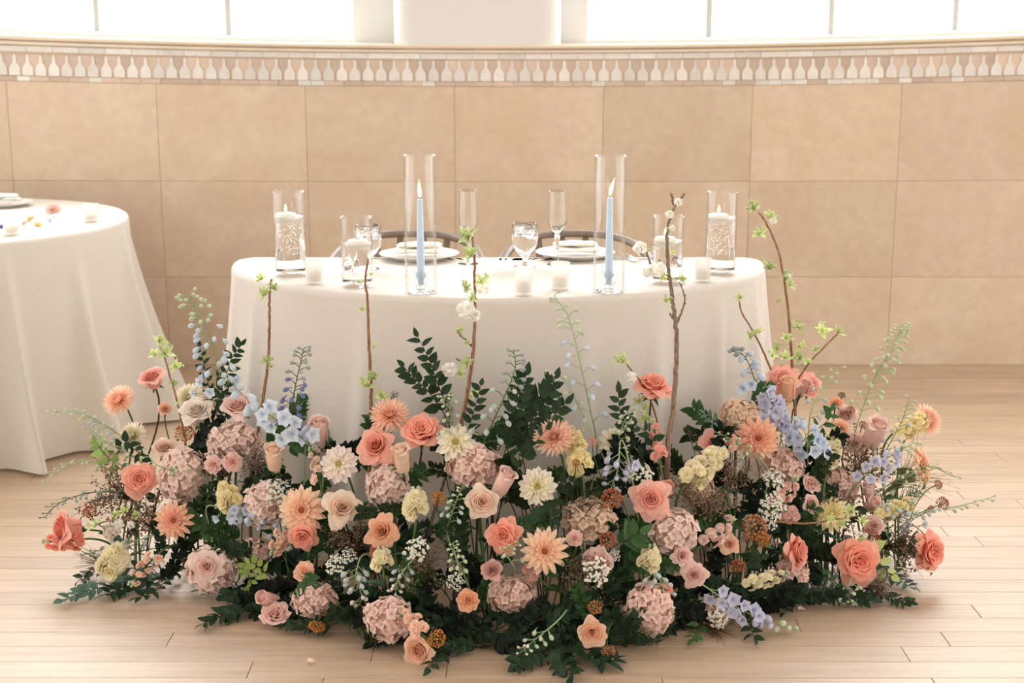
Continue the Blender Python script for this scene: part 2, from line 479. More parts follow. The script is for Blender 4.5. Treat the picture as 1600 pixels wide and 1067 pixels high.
# mosaic frieze: pearl bottle shapes set on tan stone
zb0, zb1 = zw(127), zw(94)
trim_1 = struct(run('trim_1', rect(WY + 0.003, WY + 0.4, zw(135), zw(83.5)), -6.5, 6.5, M_GROUT))
hb = zb1 - zb0
outline = [(0.0215, 0), (0.0222, 0.30 * hb), (0.0195, 0.42 * hb), (0.0125, 0.54 * hb), (0.0068, 0.62 * hb), (0.0058, 0.80 * hb), (0.0066, 0.86 * hb), (0.0048, 0.93 * hb), (0.0012, 1.0 * hb)]
loop = [(x, z) for x, z in outline] + [(-x, z) for x, z in outline[::-1]]
n = len(loop)
mb_ = MB()
mb_.add([(x, -0.004, z) for x, z in loop] + [(x, 0.010, z) for x, z in loop],
        [tuple(range(n))] + [(i, i + n, (i + 1) % n + n, (i + 1) % n) for i in range(n)])
bottle_me = mb_.mesh('bottle_tile', M_PEARL, smooth=False)
def plain(w, h, dep, mt, nm):
    m = MB(); box(m, -w / 2, w / 2, -dep, 0.012, 0, h, 0.0008); return m.mesh(nm, mt, smooth=False)
PB = 0.0545
tan_me = plain(PB - 0.0012, hb - 0.001, 0.0, M_TAN, 'tan_tile')
top_me = plain(2 * PB - 0.0012, zw(84) - zw(93), 0.003, M_PEARL, 'pearl_strip_tile')
low_me = plain(1.5 * PB - 0.0012, zw(127.5) - zw(135), 0.002, M_TAN, 'tan_strip_tile')
lowp_me = plain(1.0 * PB - 0.0012, zw(127.5) - zw(135), 0.0025, M_PEARL, 'pearl_strip_tile')
def set_tile(name, me, x, z):
    x_, y_, z_ = sag((x, WY, z))
    sl = 2 * 0.0056 * x * (z / 1.2) ** 4
    obj(name, me, trim_1, Matrix.Translation((x_, WY, z_)) @ Matrix.Rotation(-sl, 4, 'Y'))
for k in range(-62, 63):
    set_tile('bottle_tile', bottle_me, k * PB, zb0)
    set_tile('tan_tile', tan_me, (k + 0.5) * PB, zb0 + 0.0005)
for k in range(-31, 32): set_tile('pearl_strip_tile', top_me, k * 2 * PB, zw(93))
x = -3.4
while x < 3.4:
    if R.random() < 0.22: set_tile('pearl_strip_tile', lowp_me, x + PB / 2, zw(135)); x += PB
    else: set_tile('tan_strip_tile', low_me, x + PB * .75, zw(135)); x += 1.5 * PB

trim_2 = struct(run('trim_2', [(WY + .3, zw(83.5)), (WY - .006, zw(83.5)), (WY - .012, zw(82)), (WY - .012, zw(79)), (WY - .004, zw(77.5)), (WY + .3, zw(77.5))], -6.5, 6.5, M_MOLD))
zl0, zl1 = zw(77), 1.366
trim_3 = struct(run('trim_3', [(WY + .5, zl0), (WY - .012, zl0), (WY - .022, zl0 + .005), (WY - .024, zl0 + .012), (WY - .018, zl1 - .002), (WY - .008, zl1), (WY + .5, zl1)], -6.5, 6.5, M_MOLD))

# the white pier between the windows
xl, xr = (614 - 800) * mpp(614, 75, WY), (877 - 800) * mpp(877, 75, WY)
m = MB(); rr, y0, y1 = 0.09, WY - 0.012, WY + 0.55
ring = [(xl, y1)] + [(xl + rr - rr * cos(a), y0 + rr - rr * sin(a)) for a in np.linspace(0, pi / 2, 9)] + \
       [(xr - rr + rr * sin(a), y0 + rr - rr * cos(a)) for a in np.linspace(0, pi / 2, 9)] + [(xr, y1)]
k = len(ring); zs = [zl0 + 0.001, 1.36, 3.7]
v = [(x, y, z) for z in zs for x, y in ring]
f = [(j * k + i, j * k + (i + 1) % k, (j + 1) * k + (i + 1) % k, (j + 1) * k + i) for j in range(2) for i in range(k)]
f += [tuple(range(k))[::-1], tuple(range(2 * k, 3 * k))]
m.add(v, f)
pm = m.mesh('wall_pier', M_PAINT)
struct(obj('wall_pier', pm))
# wall above the windows, up to the ceiling line
m = MB(); box(m, -6.5, 6.5, WY + 0.02, WY + 0.55, 3.5, 4.3)
struct(obj('wall_above', m.mesh('wall_above', M_PAINT, smooth=False)))

# ceiling and rear wall, both unseen, added to shape the light; sides left open
m = MB(); box(m, -6.5, 6.5, -3.2, WY + 0.55, 4.3, 4.45)
struct(obj('added_ceiling', m.mesh('added_ceiling', M_PAINT, smooth=False)))
m = MB(); box(m, -6.5, 6.5, -3.3, -3.1, 0, 4.3)
struct(obj('added_wall_front', m.mesh('added_wall_front', M_PAINT, smooth=False)))

def window(name, x0, x1, mull, jambs):
    yw = WY + 0.27
    m = MB(); w = 0.03
    for (a, b) in jambs: box(m, a, b, yw - 0.06, yw + 0.10, 1.36, 3.5, 0.004)
    zs_ = lambda x: sag((x, 0, 1.366))[2]
    fr = struct(obj(name, m.mesh('jamb', M_FRAME, smooth=False)))
    run('bottom_rail', [(yw - .04, 1.360), (yw - .04, 1.383), (yw - .03, 1.388), (yw + .06, 1.388), (yw + .06, 1.360)], x0, x1, M_FRAME, fr)
    for x in mull:
        m = MB(); box(m, x - .012, x + .012, yw - .02, yw + .03, 1.37, 3.5, 0.003)
        obj('mullion', m.mesh('mullion', M_MULL, smooth=False), fr)
    for z in (2.35, 3.48):
        m = MB(); box(m, x0, x1, yw - .022, yw + .032, z, z + .03, 0.003)
        obj('transom', m.mesh('transom', M_MULL, smooth=False), fr)
    ed = [x0] + mull + [x1]
    for a, b in zip(ed, ed[1:]):
        m = MB(); box(m, a + .004, b - .004, yw + .004, yw + .008, 1.37, 3.5)
        obj('pane', m.mesh('pane', M_PANE, smooth=False), fr)
q = lambda px: (px - 800) * mpp(px, 40, WY + .27)
window('window_1', -6.3, q(553), [-5.5, -4.7, -3.9, -3.3, q(-260), q(-52), q(153), q(358)], [(q(553), q(612) + .04), (-6.4, -6.3)])
window('window_2', q(918), 6.3, [q(1107), q(1297), q(1490), q(1690), 3.1, 3.7, 4.5, 5.3], [(q(878) - .04, q(918)), (6.3, 6.4)])

# ---------------------------------------------------------------- floor of narrow worn boards
m = MB(); box(m, -7, 7, -3, WY + 0.3, -0.10, -0.012)
floor = struct(obj('floor', m.mesh('floor', M_SUB, smooth=False)))
# boards outside the surveyed area lie in wide plain strips
m = MB(); box(m, -7, 7, -3, 2.60, -0.02, 0.0); obj('plank', m.mesh('plank', M_PLANK, smooth=False), floor)
for a, b in ((-7, -2.75), (2.75, 7)):
    m = MB(); box(m, a, b, 2.602, WY + .01, -0.02, 0.0); obj('plank', m.mesh('plank', M_PLANK, smooth=False), floor)
PW = 0.0835; rows = int((WY - 2.602) / PW) + 1
for r in range(rows):
    y0 = 2.602 + r * PW; half = min(2.75, 0.385 * (y0 + .1) + 0.25)
    x = -2.75 if half > 2.7 else -half - R.uniform(0, .5)
    x = max(x, -2.75); end = min(2.75, half + .2)
    first = True
    while x < end:
        ln = R.uniform(0.35, 1.45)
        if y0 > 4.6: ln *= 1.5
        x1 = min(x + ln, 2.75) if x + ln > end - .15 else x + ln
        if x1 > end: x1 = 2.75
        m = MB(); dz = R.uniform(-.0003, .0003); cx = (x + x1) / 2
        box(m, x - cx + .0007, x1 - cx - .0007, .0005, PW - .0005, -0.02, dz, 0.0007)
        obj('plank', m.mesh('plank', M_PLANK, smooth=False), floor, Matrix.Translation((cx, y0, 0)))
        x = x1
    if end < 2.75 and x < 2.749:
        m = MB(); box(m, x + .001, 2.75, 0, PW, -.02, 0); obj('plank', m.mesh('plank', M_PLANK, smooth=False), floor, Matrix.Translation((0, y0, 0)))
    xs = -2.75
# ------------------------------------------------------------------ tables under their cloths
TZ = 0.75
def cloth(name, outline, cen, top_z, fold, label, mt, rows=26, puddle=0.012):
    """outline: list of (x, y, nx, ny, u); fold(u, h) -> outward offset at drop fraction h"""
    m = MB(); n = len(outline); v = []; f = []
    rings = []
    for s in (0.25, 0.6, 0.88):
        rings.append([(cen[0] + (x - cen[0]) * s, cen[1] + (y - cen[1]) * s, top_z) for x, y, *_ in outline])
    rings.append([(x - nx * .034, y - ny * .034, top_z) for x, y, nx, ny, u in outline])
    for a in np.linspace(0, pi / 2, 5):
        rings.append([(x - nx * .016 * (1 - sin(a)), y - ny * .016 * (1 - sin(a)), top_z - .016 * (1 - cos(a))) for x, y, nx, ny, u in outline])
    for k in range(1, rows + 1):
        h = k / rows; z = (top_z - .016) * (1 - h) + puddle * h
        rings.append([(x + nx * fold(u, h), y + ny * fold(u, h), z) for x, y, nx, ny, u in outline])
    v.append((cen[0], cen[1], top_z))
    for rg in rings: v += rg
    for i in range(n): f.append((0, 1 + i, 1 + (i + 1) % n))
    for j in range(len(rings) - 1):
        for i in range(n):
            a, b = 1 + j * n + i, 1 + j * n + (i + 1) % n
            f.append((a, a + n, b + n, b))
    m.add(v, f)
    o = obj(name, m.mesh(name, mt))
    tag(o, label, 'tablecloth')
    return o
# half-round table: straight edge to the back
CX, YB, RX, RY = -0.040, 4.225, 0.780, 0.705
raw = []
cr = 0.07
for a in np.linspace(0, pi, 181): raw.append(Vector((CX + RX * cos(a), YB - cr - (RY - cr) * sin(a))))
for a in np.linspace(0, pi / 2, 8): raw.append(Vector((CX - RX + cr - cr * cos(a), YB - cr + cr * sin(a))))
for k in range(1, 30): raw.append(Vector((CX - RX + cr + (2 * RX - 2 * cr) * k / 30, YB)))
for a in np.linspace(0, pi / 2, 8): raw.append(Vector((CX + RX - cr + cr * sin(a), YB - cr + cr * cos(a))))
def resample(raw, n):
    d = [0]
    for a, b in zip(raw, raw[1:] + raw[:1]): d.append(d[-1] + (b - a).length)
    out = []; i = 0
    for k in range(n):
        s = d[-1] * k / n
        while d[i + 1] < s: i += 1
        a, b = raw[i], raw[(i + 1) % len(raw)]
        out.append(a.lerp(b, (s - d[i]) / max(d[i + 1] - d[i], 1e-9)))
    res = []
    for k, p in enumerate(out):
        t = out[(k + 1) % n] - out[k - 1]; t.normalize()
        nn = Vector((t.y, -t.x))
        res.append([p.x, p.y, nn.x, nn.y, k / n])
    c = sum(out, Vector((0, 0))) / n
    if sum((Vector((r[0], r[1])) - c).dot(Vector((r[2], r[3]))) for r in res) < 0:
        for r in res: r[2] *= -1; r[3] *= -1
    return res
ol = resample(raw, 420)
# folds sit where the half circle meets the corners and here and there along the front
def ang(x, y): return math.degrees(atan2(YB - y, x - CX))       # 0 right corner, 90 front, 180 left corner
A = {o_[4]: ang(o_[0], o_[1]) for o_ in ol}
FOLD = [(-4, 3, .05), (9, 2, .07), (24, 2, .075), (39, 2, .075), (55, 2.1, .06), (71, 2.4, .045), (86, 6, .012), (103, 5, .012), (117, 2.4, .05), (131, 4, .02), (148, 2, .055), (160, 1.9, .075), (172, 2, .07), (184, 3, .05)]
def fold1(u, h):
    a = A[u]
    s = 0.0
    for c, w, am in FOLD: s += 1.5 * am * math.exp(-((a - c - 3 * h) / w) ** 2)
    back = 1.0 if -8 < a < 188 else 0.3
    return back * (0.010 * h + s * h ** .85 * (.45 + .55 * h))
cloth('tablecloth', ol, (CX, YB - .28), TZ, fold1, 'ivory linen tablecloth falling to the floor behind the flowers on the half-round head table', M_LINEN)

LX, LY, LR = -2.165, 5.09, 0.762
ol2 = []
for k in range(420):
    a = 2 * pi * k / 420
    ol2.append([LX + LR * cos(a), LY + LR * sin(a), cos(a), sin(a), k / 420])
RF = random.Random(5)
F2 = [(k / 17 + RF.uniform(-.012, .012), RF.uniform(.0045, .009), RF.uniform(.12, .19)) for k in range(17)]
def fold2(u, h):
    s = 0
    for c, w, am in F2:
        d = (u - c + .5) % 1 - .5
        s += am * math.exp(-(d / (w * (0.55 + .75 * h))) ** 2)
    return 0.03 * h + s * max(0, h - .03) ** .8 * (.35 + .65 * h)
cloth('tablecloth', ol2, (LX, LY), TZ, fold2, 'cream tablecloth with deep folds on the round guest table by the wall', M_SATIN, rows=30)

# ------------------------------------------------------------------ glass and candles
def lobj(name, prof, mt, parent, n=36, M=None, label=None):
    m = MB(); lathe(m, prof, n); return obj(name, m.mesh(name, mt, sharp=28), parent, M, label=label)
def flame(parent, x, y, z, h, w, lean=0.0):
    m = MB(); n = 10; ks = 9; prof = []
    for k in range(ks + 1):
        t = k / ks
        r = w * (sin(pi * min(1, t) ** 0.62)) if 0 < k < ks else 0
        prof.append((max(r, 0), t))
    v0 = len(m.v)
    lathe(m, [(r, t * h) for r, t in prof], n)
    m.v = [(px + lean * (pz / h) ** 1.5 * h, py, pz) for px, py, pz in m.v]
    m.c = [0.15 + 0.85 * (1 - pz / h) for px, py, pz in m.v]
    return obj('flame', m.mesh('flame', M_FLAME), parent, Matrix.Translation((x, y, z)))
def wick(parent, z0, z1):
    m = MB(); tube(m, [(0, 0, z0), (.0006, 0, (z0 + z1) / 2), (.0015, 0, z1)], .0009, n=5)
    return obj('wick', m.mesh('wick', M_WICK), parent)
TT = TZ + 0.0008
def vase(px, py, w, h, wl, name, label, clabel, candle_dx):
    p = at_z(px, py, TT); r = w / 2
    t = thing('glass_cylinder_vase', label, 'vase', p)
    lobj('glass', [(0, 0), (r - .002, 0), (r, .002), (r, h - .001), (r - .001, h), (r - .0022, h - .001), (r - .0026, .014), (r - .006, .011), (0, .011)], M_THIN, t, 48)
    wr = r - .0025
    lobj('water', [(0, .0112), (wr - .0045, .0112), (wr, .0142), (wr, wl - .0006), (wr + .0002, wl), (wr - .002, wl - .001), (0, wl - .001)], M_WATER, t, 48)
    # fine bubbles hanging in the water
    m = MB()
    for k in range(300 if h > .2 else 60):
        a = R.uniform(0, 2 * pi); q_ = wr * .8 * sqrt(R.random())
        blob(m, (q_ * cos(a), q_ * sin(a), R.uniform(.35, .9) * wl), R.uniform(.0005, .00095), n=5, m=4)
    b = obj('bubbles', m.mesh('bubbles', M_BUBBLE), t); b['kind'] = 'stuff'
    cr_ = r * .70
    c = thing('floating_candle', clabel, 'candle', (p.x + candle_dx, p.y - .002, p.z + wl - .0155))
    lobj('wax', [(0, 0), (cr_ * .62, .0005), (cr_ * .93, .008), (cr_, .017), (cr_ * .93, .024), (cr_ * .6, .0265), (cr_ * .3, .0252), (0, .0245)], M_WAX, c, 32)
    wick(c, .024, .033); flame(c, .001, 0, .029, .022, .0042)
vase(455, 430, .0865, .232, .163, 'a', 'tall clear cylinder vase of bubbly water at the round-cornered end near the guest table', 'ivory floating candle burning in the tall water cylinder nearest the guest table', -.010)
vase(558.5, 447, .083, .184, .114, 'b', 'short clear cylinder vase of water in front of a goblet and beside the first plate', 'ivory floating candle in the short water cylinder in front of a goblet', .004)
vase(1042.5, 443, .083, .181, .116, 'c', 'short clear cylinder vase of water behind the thick bare branch', 'ivory floating candle burning in the short water cylinder behind the thick branch', -.009)
vase(1125, 428, .0840, .228, .158, 'd', 'tall clear cylinder vase of bubbly water at the table end away from the guest table', 'ivory floating candle in the tall water cylinder farthest from the guest table', -.010)

def taper(px, py, h_tube, h_c, lab_t, lab_c, lab_h, lean):
    p = at_z(px, py, TT)
    t = thing('glass_chimney', lab_t, 'candle shade', p)
    r = .0405
    lobj('glass', [(r, 0), (r, h_tube - .001), (r - .0010, h_tube), (r - .0020, h_tube - .001), (r - .0020, 0), (r, 0)], M_THIN, t, 48)
    hd = thing('candle_holder', lab_h, 'candle holder', (p.x, p.y, p.z + .0002))
    lobj('holder', [(0, 0), (.035, 0), (.036, .002), (.034, .004), (.018, .008), (.011, .013), (.014, .018), (.018, .024), (.0175, .031), (.0135, .036), (.0175, .042), (.0185, .047), (.0165, .0515), (.0105, .052), (.0095, .050), (.0090, .022), (0, .0205)], M_GLASS, hd, 32)
    c = thing('taper_candle', lab_c, 'candle', (p.x, p.y, p.z + .0215))
    lobj('wax', [(0, 0), (.0088, .0005), (.0098, .032), (.0105, .06), (.0072, h_c - .004), (.0066, h_c), (.004, h_c + .001), (0, h_c - .001)], M_BLUEWAX, c, 24)
    wick(c, h_c - .001, h_c + .008); flame(c, .0, 0, h_c + .004, .048, .0048, lean)
taper(658, 457, .352, .2175, 'tall clear glass chimney around the blue taper nearer the guest table', 'pale blue taper candle with an upright flame in the glass chimney nearer the guest table', 'small glass candle holder under the blue taper nearer the guest table', -.06)
taper(951, 456, .350, .2215, 'tall clear glass chimney around the blue taper in front of the second plate', 'pale blue taper candle with a slanting flame in front of the second plate', 'small glass candle holder under the blue taper in front of the second plate', .25)

def votive(px, py, w, h, label, clabel, tz=TT, lit=True):
    p = at_z(px, py, tz); r = w / 2
    t = thing('votive_cup', label, 'candle holder', p)
    lobj('cup', [(0, 0), (r * .88, 0), (r * .9, .002), (r, h - .001), (r - .0012, h), (r - .0024, h - .001), (r * .86 - .0018, .008), (0, .007)], M_FROST, t, 32)
    c = thing('votive_candle', clabel, 'candle', (p.x, p.y, p.z + .0072))
    cr_ = r * .68
    lobj('wax', [(0, 0), (cr_, 0), (cr_, h * .40), (cr_ * .9, h * .43), (cr_ * .4, h * .41), (0, h * .41)], M_WAX, c, 24)
    wick(c, h * .40, h * .52)
votive(492, 443, .046, .066, 'frosted votive cup beside the tall water cylinder nearest the guest table', 'ivory votive candle in the cup beside the tall water cylinder nearest the guest table')
votive(818, 461, .049, .072, 'frosted votive cup at the front table edge in front of the goblet', 'ivory votive candle in the cup in front of the goblet at the table edge')
votive(875, 452, .051, .072, 'frosted votive cup below the second champagne flute', 'ivory votive candle in the cup below the second champagne flute')
votive(1097.5, 440, .047, .064, 'frosted votive cup between the two water cylinders by the thick branch', 'ivory votive candle in the cup between two water cylinders')
votive(143.5, 346, .056, .064, 'frosted votive cup near the edge of the round guest table', 'ivory votive candle in the cup near the guest table edge', TT)
votive(19, 367, .056, .068, 'frosted votive cup beside yellow florets on the guest table', 'ivory votive candle in the cup beside yellow florets on the guest table', TT)

def flute(px, py, label):
    p = at_z(px, py, TT); t = thing('champagne_flute', label, 'glass', p)
    H = .213
    o_ = [(0, 0), (.029, 0), (.030, .0012), (.012, .004), (.0045, .010), (.0036, .03), (.0040, .062), (.0085, .082), (.0220, .108), (.0275, .121), (.0272, .135), (.0245, H - .001), (.0239, H), (.0232, H - .001), (.0258, .135), (.0260, .122), (.0205, .109), (.0065, .083), (0, .078)]
    lobj('glass', o_, M_GLASS, t, 36)
flute(732, 412, 'empty champagne flute behind the budding branch by the first plate')
flute(870.5, 413, 'empty champagne flute standing behind the second plate edge beside the goblet')
def goblet(px, py, label, s=1.0):
    p = at_z(px, py, TT); t = thing('water_goblet', label, 'glass', p)
    o_ = [(0, 0), (.030, 0), (.031, .002), (.015, .006), (.008, .011), (.0095, .017), (.007, .023), (.010, .030), (.026, .044), (.0355, .066), (.0385, .086), (.0375, .110), (.0350, .1235), (.0343, .1245), (.0335, .1235), (.0358, .110), (.0368, .086), (.0338, .067), (.024, .046), (.008, .034), (0, .033)]
    o_ = [(a * s, b * s) for a, b in o_]
    lobj('glass', o_, M_GLASS, t, 40)
    w_ = [(0, .0334), (.0082, .0345), (.0243, .0465), (.0341, .0673), (.0371, .086), (.0366, .100), (.0345, .1005), (0, .1003)]
    lobj('water', [(a * s, b * s) for a, b in w_], M_WATER, t, 40)
    for k in range(5):
        a = k * 1.26 + R.random(); m = MB(); e = .0095
        box(m, -e, e, -e, e, -e, e, .002)
        M = Matrix.Translation((.019 * cos(a), .019 * sin(a), .098 + R.uniform(-.006, .004))) @ Matrix.Rotation(R.uniform(0, 3), 4, Vector((R.random(), R.random(), .4)).normalized())
        obj('ice_cube', m.mesh('ice_cube', M_ICE), t, M)
goblet(820, 417, 'stemmed goblet of iced water standing alone between the two place settings', 1.0)
goblet(576, 420, 'stemmed goblet of iced water partly hidden behind the short water cylinder', 1.0)

# ------------------------------------------------------------------ place settings
def plate(px, py, w, label, nlabel, tz=TT, napw=.155, rot=0.0, nz=.026):
    p = at_z(px, py, tz); r = w / 2
    t = thing('dinner_plate', label, 'plate', p)
    lobj('dish', [(0, 0), (r * .62, 0), (r * .66, .003), (r * .96, .015), (r, .0175), (r * .985, .019), (r * .93, .017), (r * .68, .0065), (0, .0055)], M_CHINA, t, 56)
    n_ = thing('napkin', nlabel, 'napkin', (p.x, p.y, p.z), rz=rot)
    for k, (hw, hd, z0, th, dy) in enumerate(((napw / 2, .048, .0195, .013, 0.0), (napw / 2 * .86, .036, .0328, .013, .012))):
        m = MB(); nu, nv = 18, 10; v = []; f = []
        for s in (0, 1):
            for i in range(nu + 1):
                for j in range(nv + 1):
                    a, b = -1 + 2 * i / nu, -1 + 2 * j / nv
                    e = (max(0, 1 - a ** 8) * max(0, 1 - b ** 6)) ** .5
                    ww = 0.0012 * sin(5 * a + 2 * b + k) + .001 * sin(3 * b - 4 * a)
                    z = z0 + th / 2 + (th / 2 * e + ww * e) * (1 if s else -1) * (1 if s else .999)
                    v.append((a * hw * (1 - .05 * b * b), dy + b * hd, z))
        off = (nu + 1) * (nv + 1)
        for s in (0, 1):
            for i in range(nu):
                for j in range(nv):
                    a = s * off + i * (nv + 1) + j
                    q_ = (a, a + nv + 1, a + nv + 2, a + 1)
                    f.append(q_ if s else q_[::-1])
        m.add(v, f); obj('fold', m.mesh('fold', M_NAPKIN), n_)
plate(655, 404, .238, 'white dinner plate set behind the blue taper nearer the guest table', 'folded ivory napkin on the plate nearer the guest table')
plate(899, 402, .238, 'white dinner plate set behind the second blue taper', 'folded ivory napkin on the plate behind the second blue taper')
plate(2, 322, .24, 'white plate at the far side of the guest table', 'folded ivory napkin topped by a grey sprig on the guest table plate', rot=.3)

def fork(px, py, label):
    p = at_z(px, py, TT); m = MB()
    for k in range(4):
        x = (k - 1.5) * .0062
        tube(m, spline([(x * .85, .045, .004), (x, .022, .0022), (x, 0, .0062)], 4), .0016, .0009, 6)
    body = []
    sec = [(.045, .0105, .004), (.058, .0105, .0042), (.070, .006, .009), (.085, .0034, .0115), (.13, .0038, .0085), (.165, .0062, .004), (.185, .0068, .003), (.192, .003, .003)]
    v = []; f = []
    for y, w, z in sec:
        v += [(-w, y, z), (w, y, z), (w, y, z - .002), (-w, y, z - .002)]
    for i in range(len(sec) - 1):
        for j in range(4):
            f.append((i * 4 + j, i * 4 + (j + 1) % 4, (i + 1) * 4 + (j + 1) % 4, (i + 1) * 4 + j))
    f += [(3, 2, 1, 0), tuple(range((len(sec) - 1) * 4, len(sec) * 4))]
    m.add(v, f)
    o = obj('fork', m.mesh('fork', M_STEEL), None, Matrix.Translation(p + Vector((0, 0, .0015))) @ Matrix.Rotation(radians(12), 4, 'Z'))
    tag(o, label, 'cutlery')
fork(997, 412, 'silver fork lying on the cloth beside the second plate')

# ------------------------------------------------------------------ chairs behind the table
def chair(px, label):
    X = (px - 800) * mpp(px, 366, 4.78)
    t = thing('bentwood_armchair', label, 'chair', (X, 4.54, 0), 'bentwood chairs at the head table')
    hoop = [(-.216, -.10, .46), (-.240, -.085, .58), (-.244, -.04, .665), (-.230, .06, .700), (-.192, .17, .722), (-.11, .245, .738), (0, .262, .742),
            (.11, .245, .738), (.192, .17, .722), (.230, .06, .700), (.244, -.04, .665), (.240, -.085, .58), (.216, -.10, .46)]
    m = MB(); tube(m, spline(hoop, 6), .0165, n=10, flat=.75); obj('back_hoop', m.mesh('back_hoop', M_OAK), t)
    for s in (-.12, -.04, .04, .12):
        m = MB()
        yt = .262 - s * s * 1.15; yb = .185 - s * s * .5
        v = []; f = []
        for k in range(7):
            h = k / 6; z = .455 + h * .275; y = yb + (yt - yb) * h + .012 * sin(pi * h); w = .010 + .004 * sin(pi * h)
            x = s * (.85 + .15 * h)
            v += [(x - w, y - .005, z), (x + w, y - .005, z), (x + w, y + .005, z), (x - w, y + .005, z)]
        for k in range(6):
            for j in range(4): f.append((k * 4 + j, k * 4 + (j + 1) % 4, k * 4 + 4 + (j + 1) % 4, k * 4 + 4 + j))
        m.add(v, f); obj('spindle', m.mesh('spindle', M_OAK, smooth=False), t)
    m = MB(); lathe(m, [(0, .425), (.19, .425), (.215, .435), (.22, .448), (.212, .458), (.16, .452), (0, .448)], 36); obj('seat', m.mesh('seat', M_OAK), t)
    for sx in (-1, 1):
        for sy in (-1, 1):
            m = MB(); tube(m, [(sx * .15, sy * .14, .43), (sx * .18, sy * .17, .22), (sx * .20, sy * .19, .0)], .017, .013, 8)
            obj('leg', m.mesh('leg', M_OAK), t)
    m = MB(); tube(m, [(-.176, 0, .2), (.176, 0, .2)], .009, n=6)
    for sx in (-1, 1): tube(m, [(sx * .176, -.172, .2), (sx * .176, .172, .2)], .009, n=6)
    obj('stretcher', m.mesh('stretcher', M_OAK), t)
chair(643, 'grey bentwood armchair behind the plate nearer the guest table')
chair(897, 'grey bentwood armchair behind the second plate by the slanting flame')
# ------------------------------------------------------------------ flower shapes (unit size, facing +z), meshes shared between alike blooms
def patch(mb, fn, ns, nt, sh):
    v = []; c = []
    for j in range(nt + 1):
        for i in range(ns + 1):
            s, t = -1 + 2 * i / ns, j / nt
            v.append(fn(s, t)); c.append(sh(s, t))
    f = [(j * (ns + 1) + i, j * (ns + 1) + i + 1, (j + 1) * (ns + 1) + i + 1, (j + 1) * (ns + 1) + i) for j in range(nt) for i in range(ns)]
    mb.add(v, f, c)

def rose_petal(phi, span, r0, r1, z0, z1, curl, rn, sh0, sh1, ns=6, nt=5, tip=0.14, ruf=0.02):
    k1, k2, k3 = rn.uniform(0, 6), rn.uniform(0, 6), rn.uniform(2.2, 4)
    mb = MB(); tw = rn.uniform(-.05, .05)
    def fn(s, t):
        w = span * (0.42 + 0.58 * sin(pi / 2 * min(t / .62, 1))) * (1 - 0.30 * max(0, (t - .72) / .28) ** 2)
        tt = t * (1 - tip * s * s * t) + 0.05 * t * t * (1 - abs(s)) * (curl > .05)
        r = r0 + (r1 - r0) * (tt ** 1.25)
        z = z0 + (z1 - z0) * sin(pi / 2 * min(tt, 1.05) ** .85)
        if curl:
            e = max(0, tt - .68) / .32
            r += curl * e * e * (1 + .3 * sin(k3 * s + k1)); z -= curl * .75 * e * e
        r += ruf * t * sin(3.5 * s + k1) - .05 * (1 - s * s) * t * (span < 1.2)
        z += ruf * 1.2 * t * sin(4.2 * s + k2)
        a = phi + s * w + tw * t
        return (r * cos(a), r * sin(a), z)
    patch(mb, fn, ns, nt, lambda s, t: min(1.0, max(0.0, sh0 + (sh1 - sh0) * t - .22 * sin(pi * t) ** 2 + (.30 if t > .9 else 0))))  # pale rim and darker middle painted in as edge highlight and shading
    return mb

def make_rose(style, seed):
    """-> (heart mesh, [petal meshes])"""
    rn = random.Random(seed); heart = MB(); pet = []
    if style == 'bud':
        n, no = 12, 4
    elif style == 'ranun': n, no = 30, 8
    elif style == 'garden': n, no = 34, 9
    else: n, no = 30, 9
    ph = rn.uniform(0, 6)
    for k in range(n):
        f = k / (n - 1); outer = k >= n - no
        a = ph + k * 2.39996 + rn.uniform(-.2, .2)
        if style == 'bud':
            r1 = .07 + .42 * f; r0 = .05 + .33 * f ** .8
            p = rose_petal(a, 1.9 - 0.95 * f, r0 + .10 * f, r1 * (.80 if not outer else 1.0), -.75, .78 - .10 * f, .0 if not outer else .13 * rn.random() + .03, rn, f * .5, .5 + f * .5, ruf=.012)
        elif style == 'cup':
            r1 = .10 + .78 * f ** .95; r0 = .08 + .42 * f
            p = rose_petal(a, 1.75 - .98 * f, r0, r1, -.62 * (1 - .1 * f), .58 - .26 * f, (.16 * rn.uniform(.6, 1.3)) if outer else .02, rn, f * .6, .15 + .85 * f, ruf=.02)
        elif style == 'garden':
            # quartered, crowded heart in a wide cup
            r1 = .06 + .80 * f ** .82; r0 = .05 + .40 * f
            p = rose_petal(a, 1.35 - .55 * f, r0, r1, -.50, .30 + .16 * sin(pi * min(f * 1.25, 1)) - .30 * max(0, f - .72) / .28, (.20 * rn.uniform(.5, 1.3)) if outer else .04, rn, f * .5, .05 + .95 * f, ruf=.035)
        elif style == 'ranun':
            r1 = .08 + .84 * f ** .75; r0 = .06 + .30 * f
            p = rose_petal(a, 1.1 - .45 * f, r0, r1, -.38, .30 - .26 * f ** 1.5, .05 * outer, rn, f * .5, .1 + .9 * f, ns=5, nt=4, ruf=.045, tip=.05)
        else:   # open rose with a high spiral centre
            r1 = .08 + .84 * f ** 1.3; r0 = .06 + .32 * f
            p = rose_petal(a, 1.85 - 1.10 * f, r0, r1, -.52, .52 - .40 * f ** 1.6, (.22 * rn.uniform(.6, 1.4)) if outer else .015, rn, f * .55, .1 + .9 * f, ruf=.02)
        if outer: pet.append(p)
        else: heart.merge(p)
    if style in ('open', 'cup', 'ranun', 'garden'): blob(heart, (0, 0, .16 if style != 'ranun' else .1), .13, 0.0, n=7, m=4)
    nm = {'bud': 'bud_heart'}.get(style, 'rose_heart')
    return heart.mesh(nm, M_PETAL), [p.mesh('petal', M_PETAL) for p in pet]

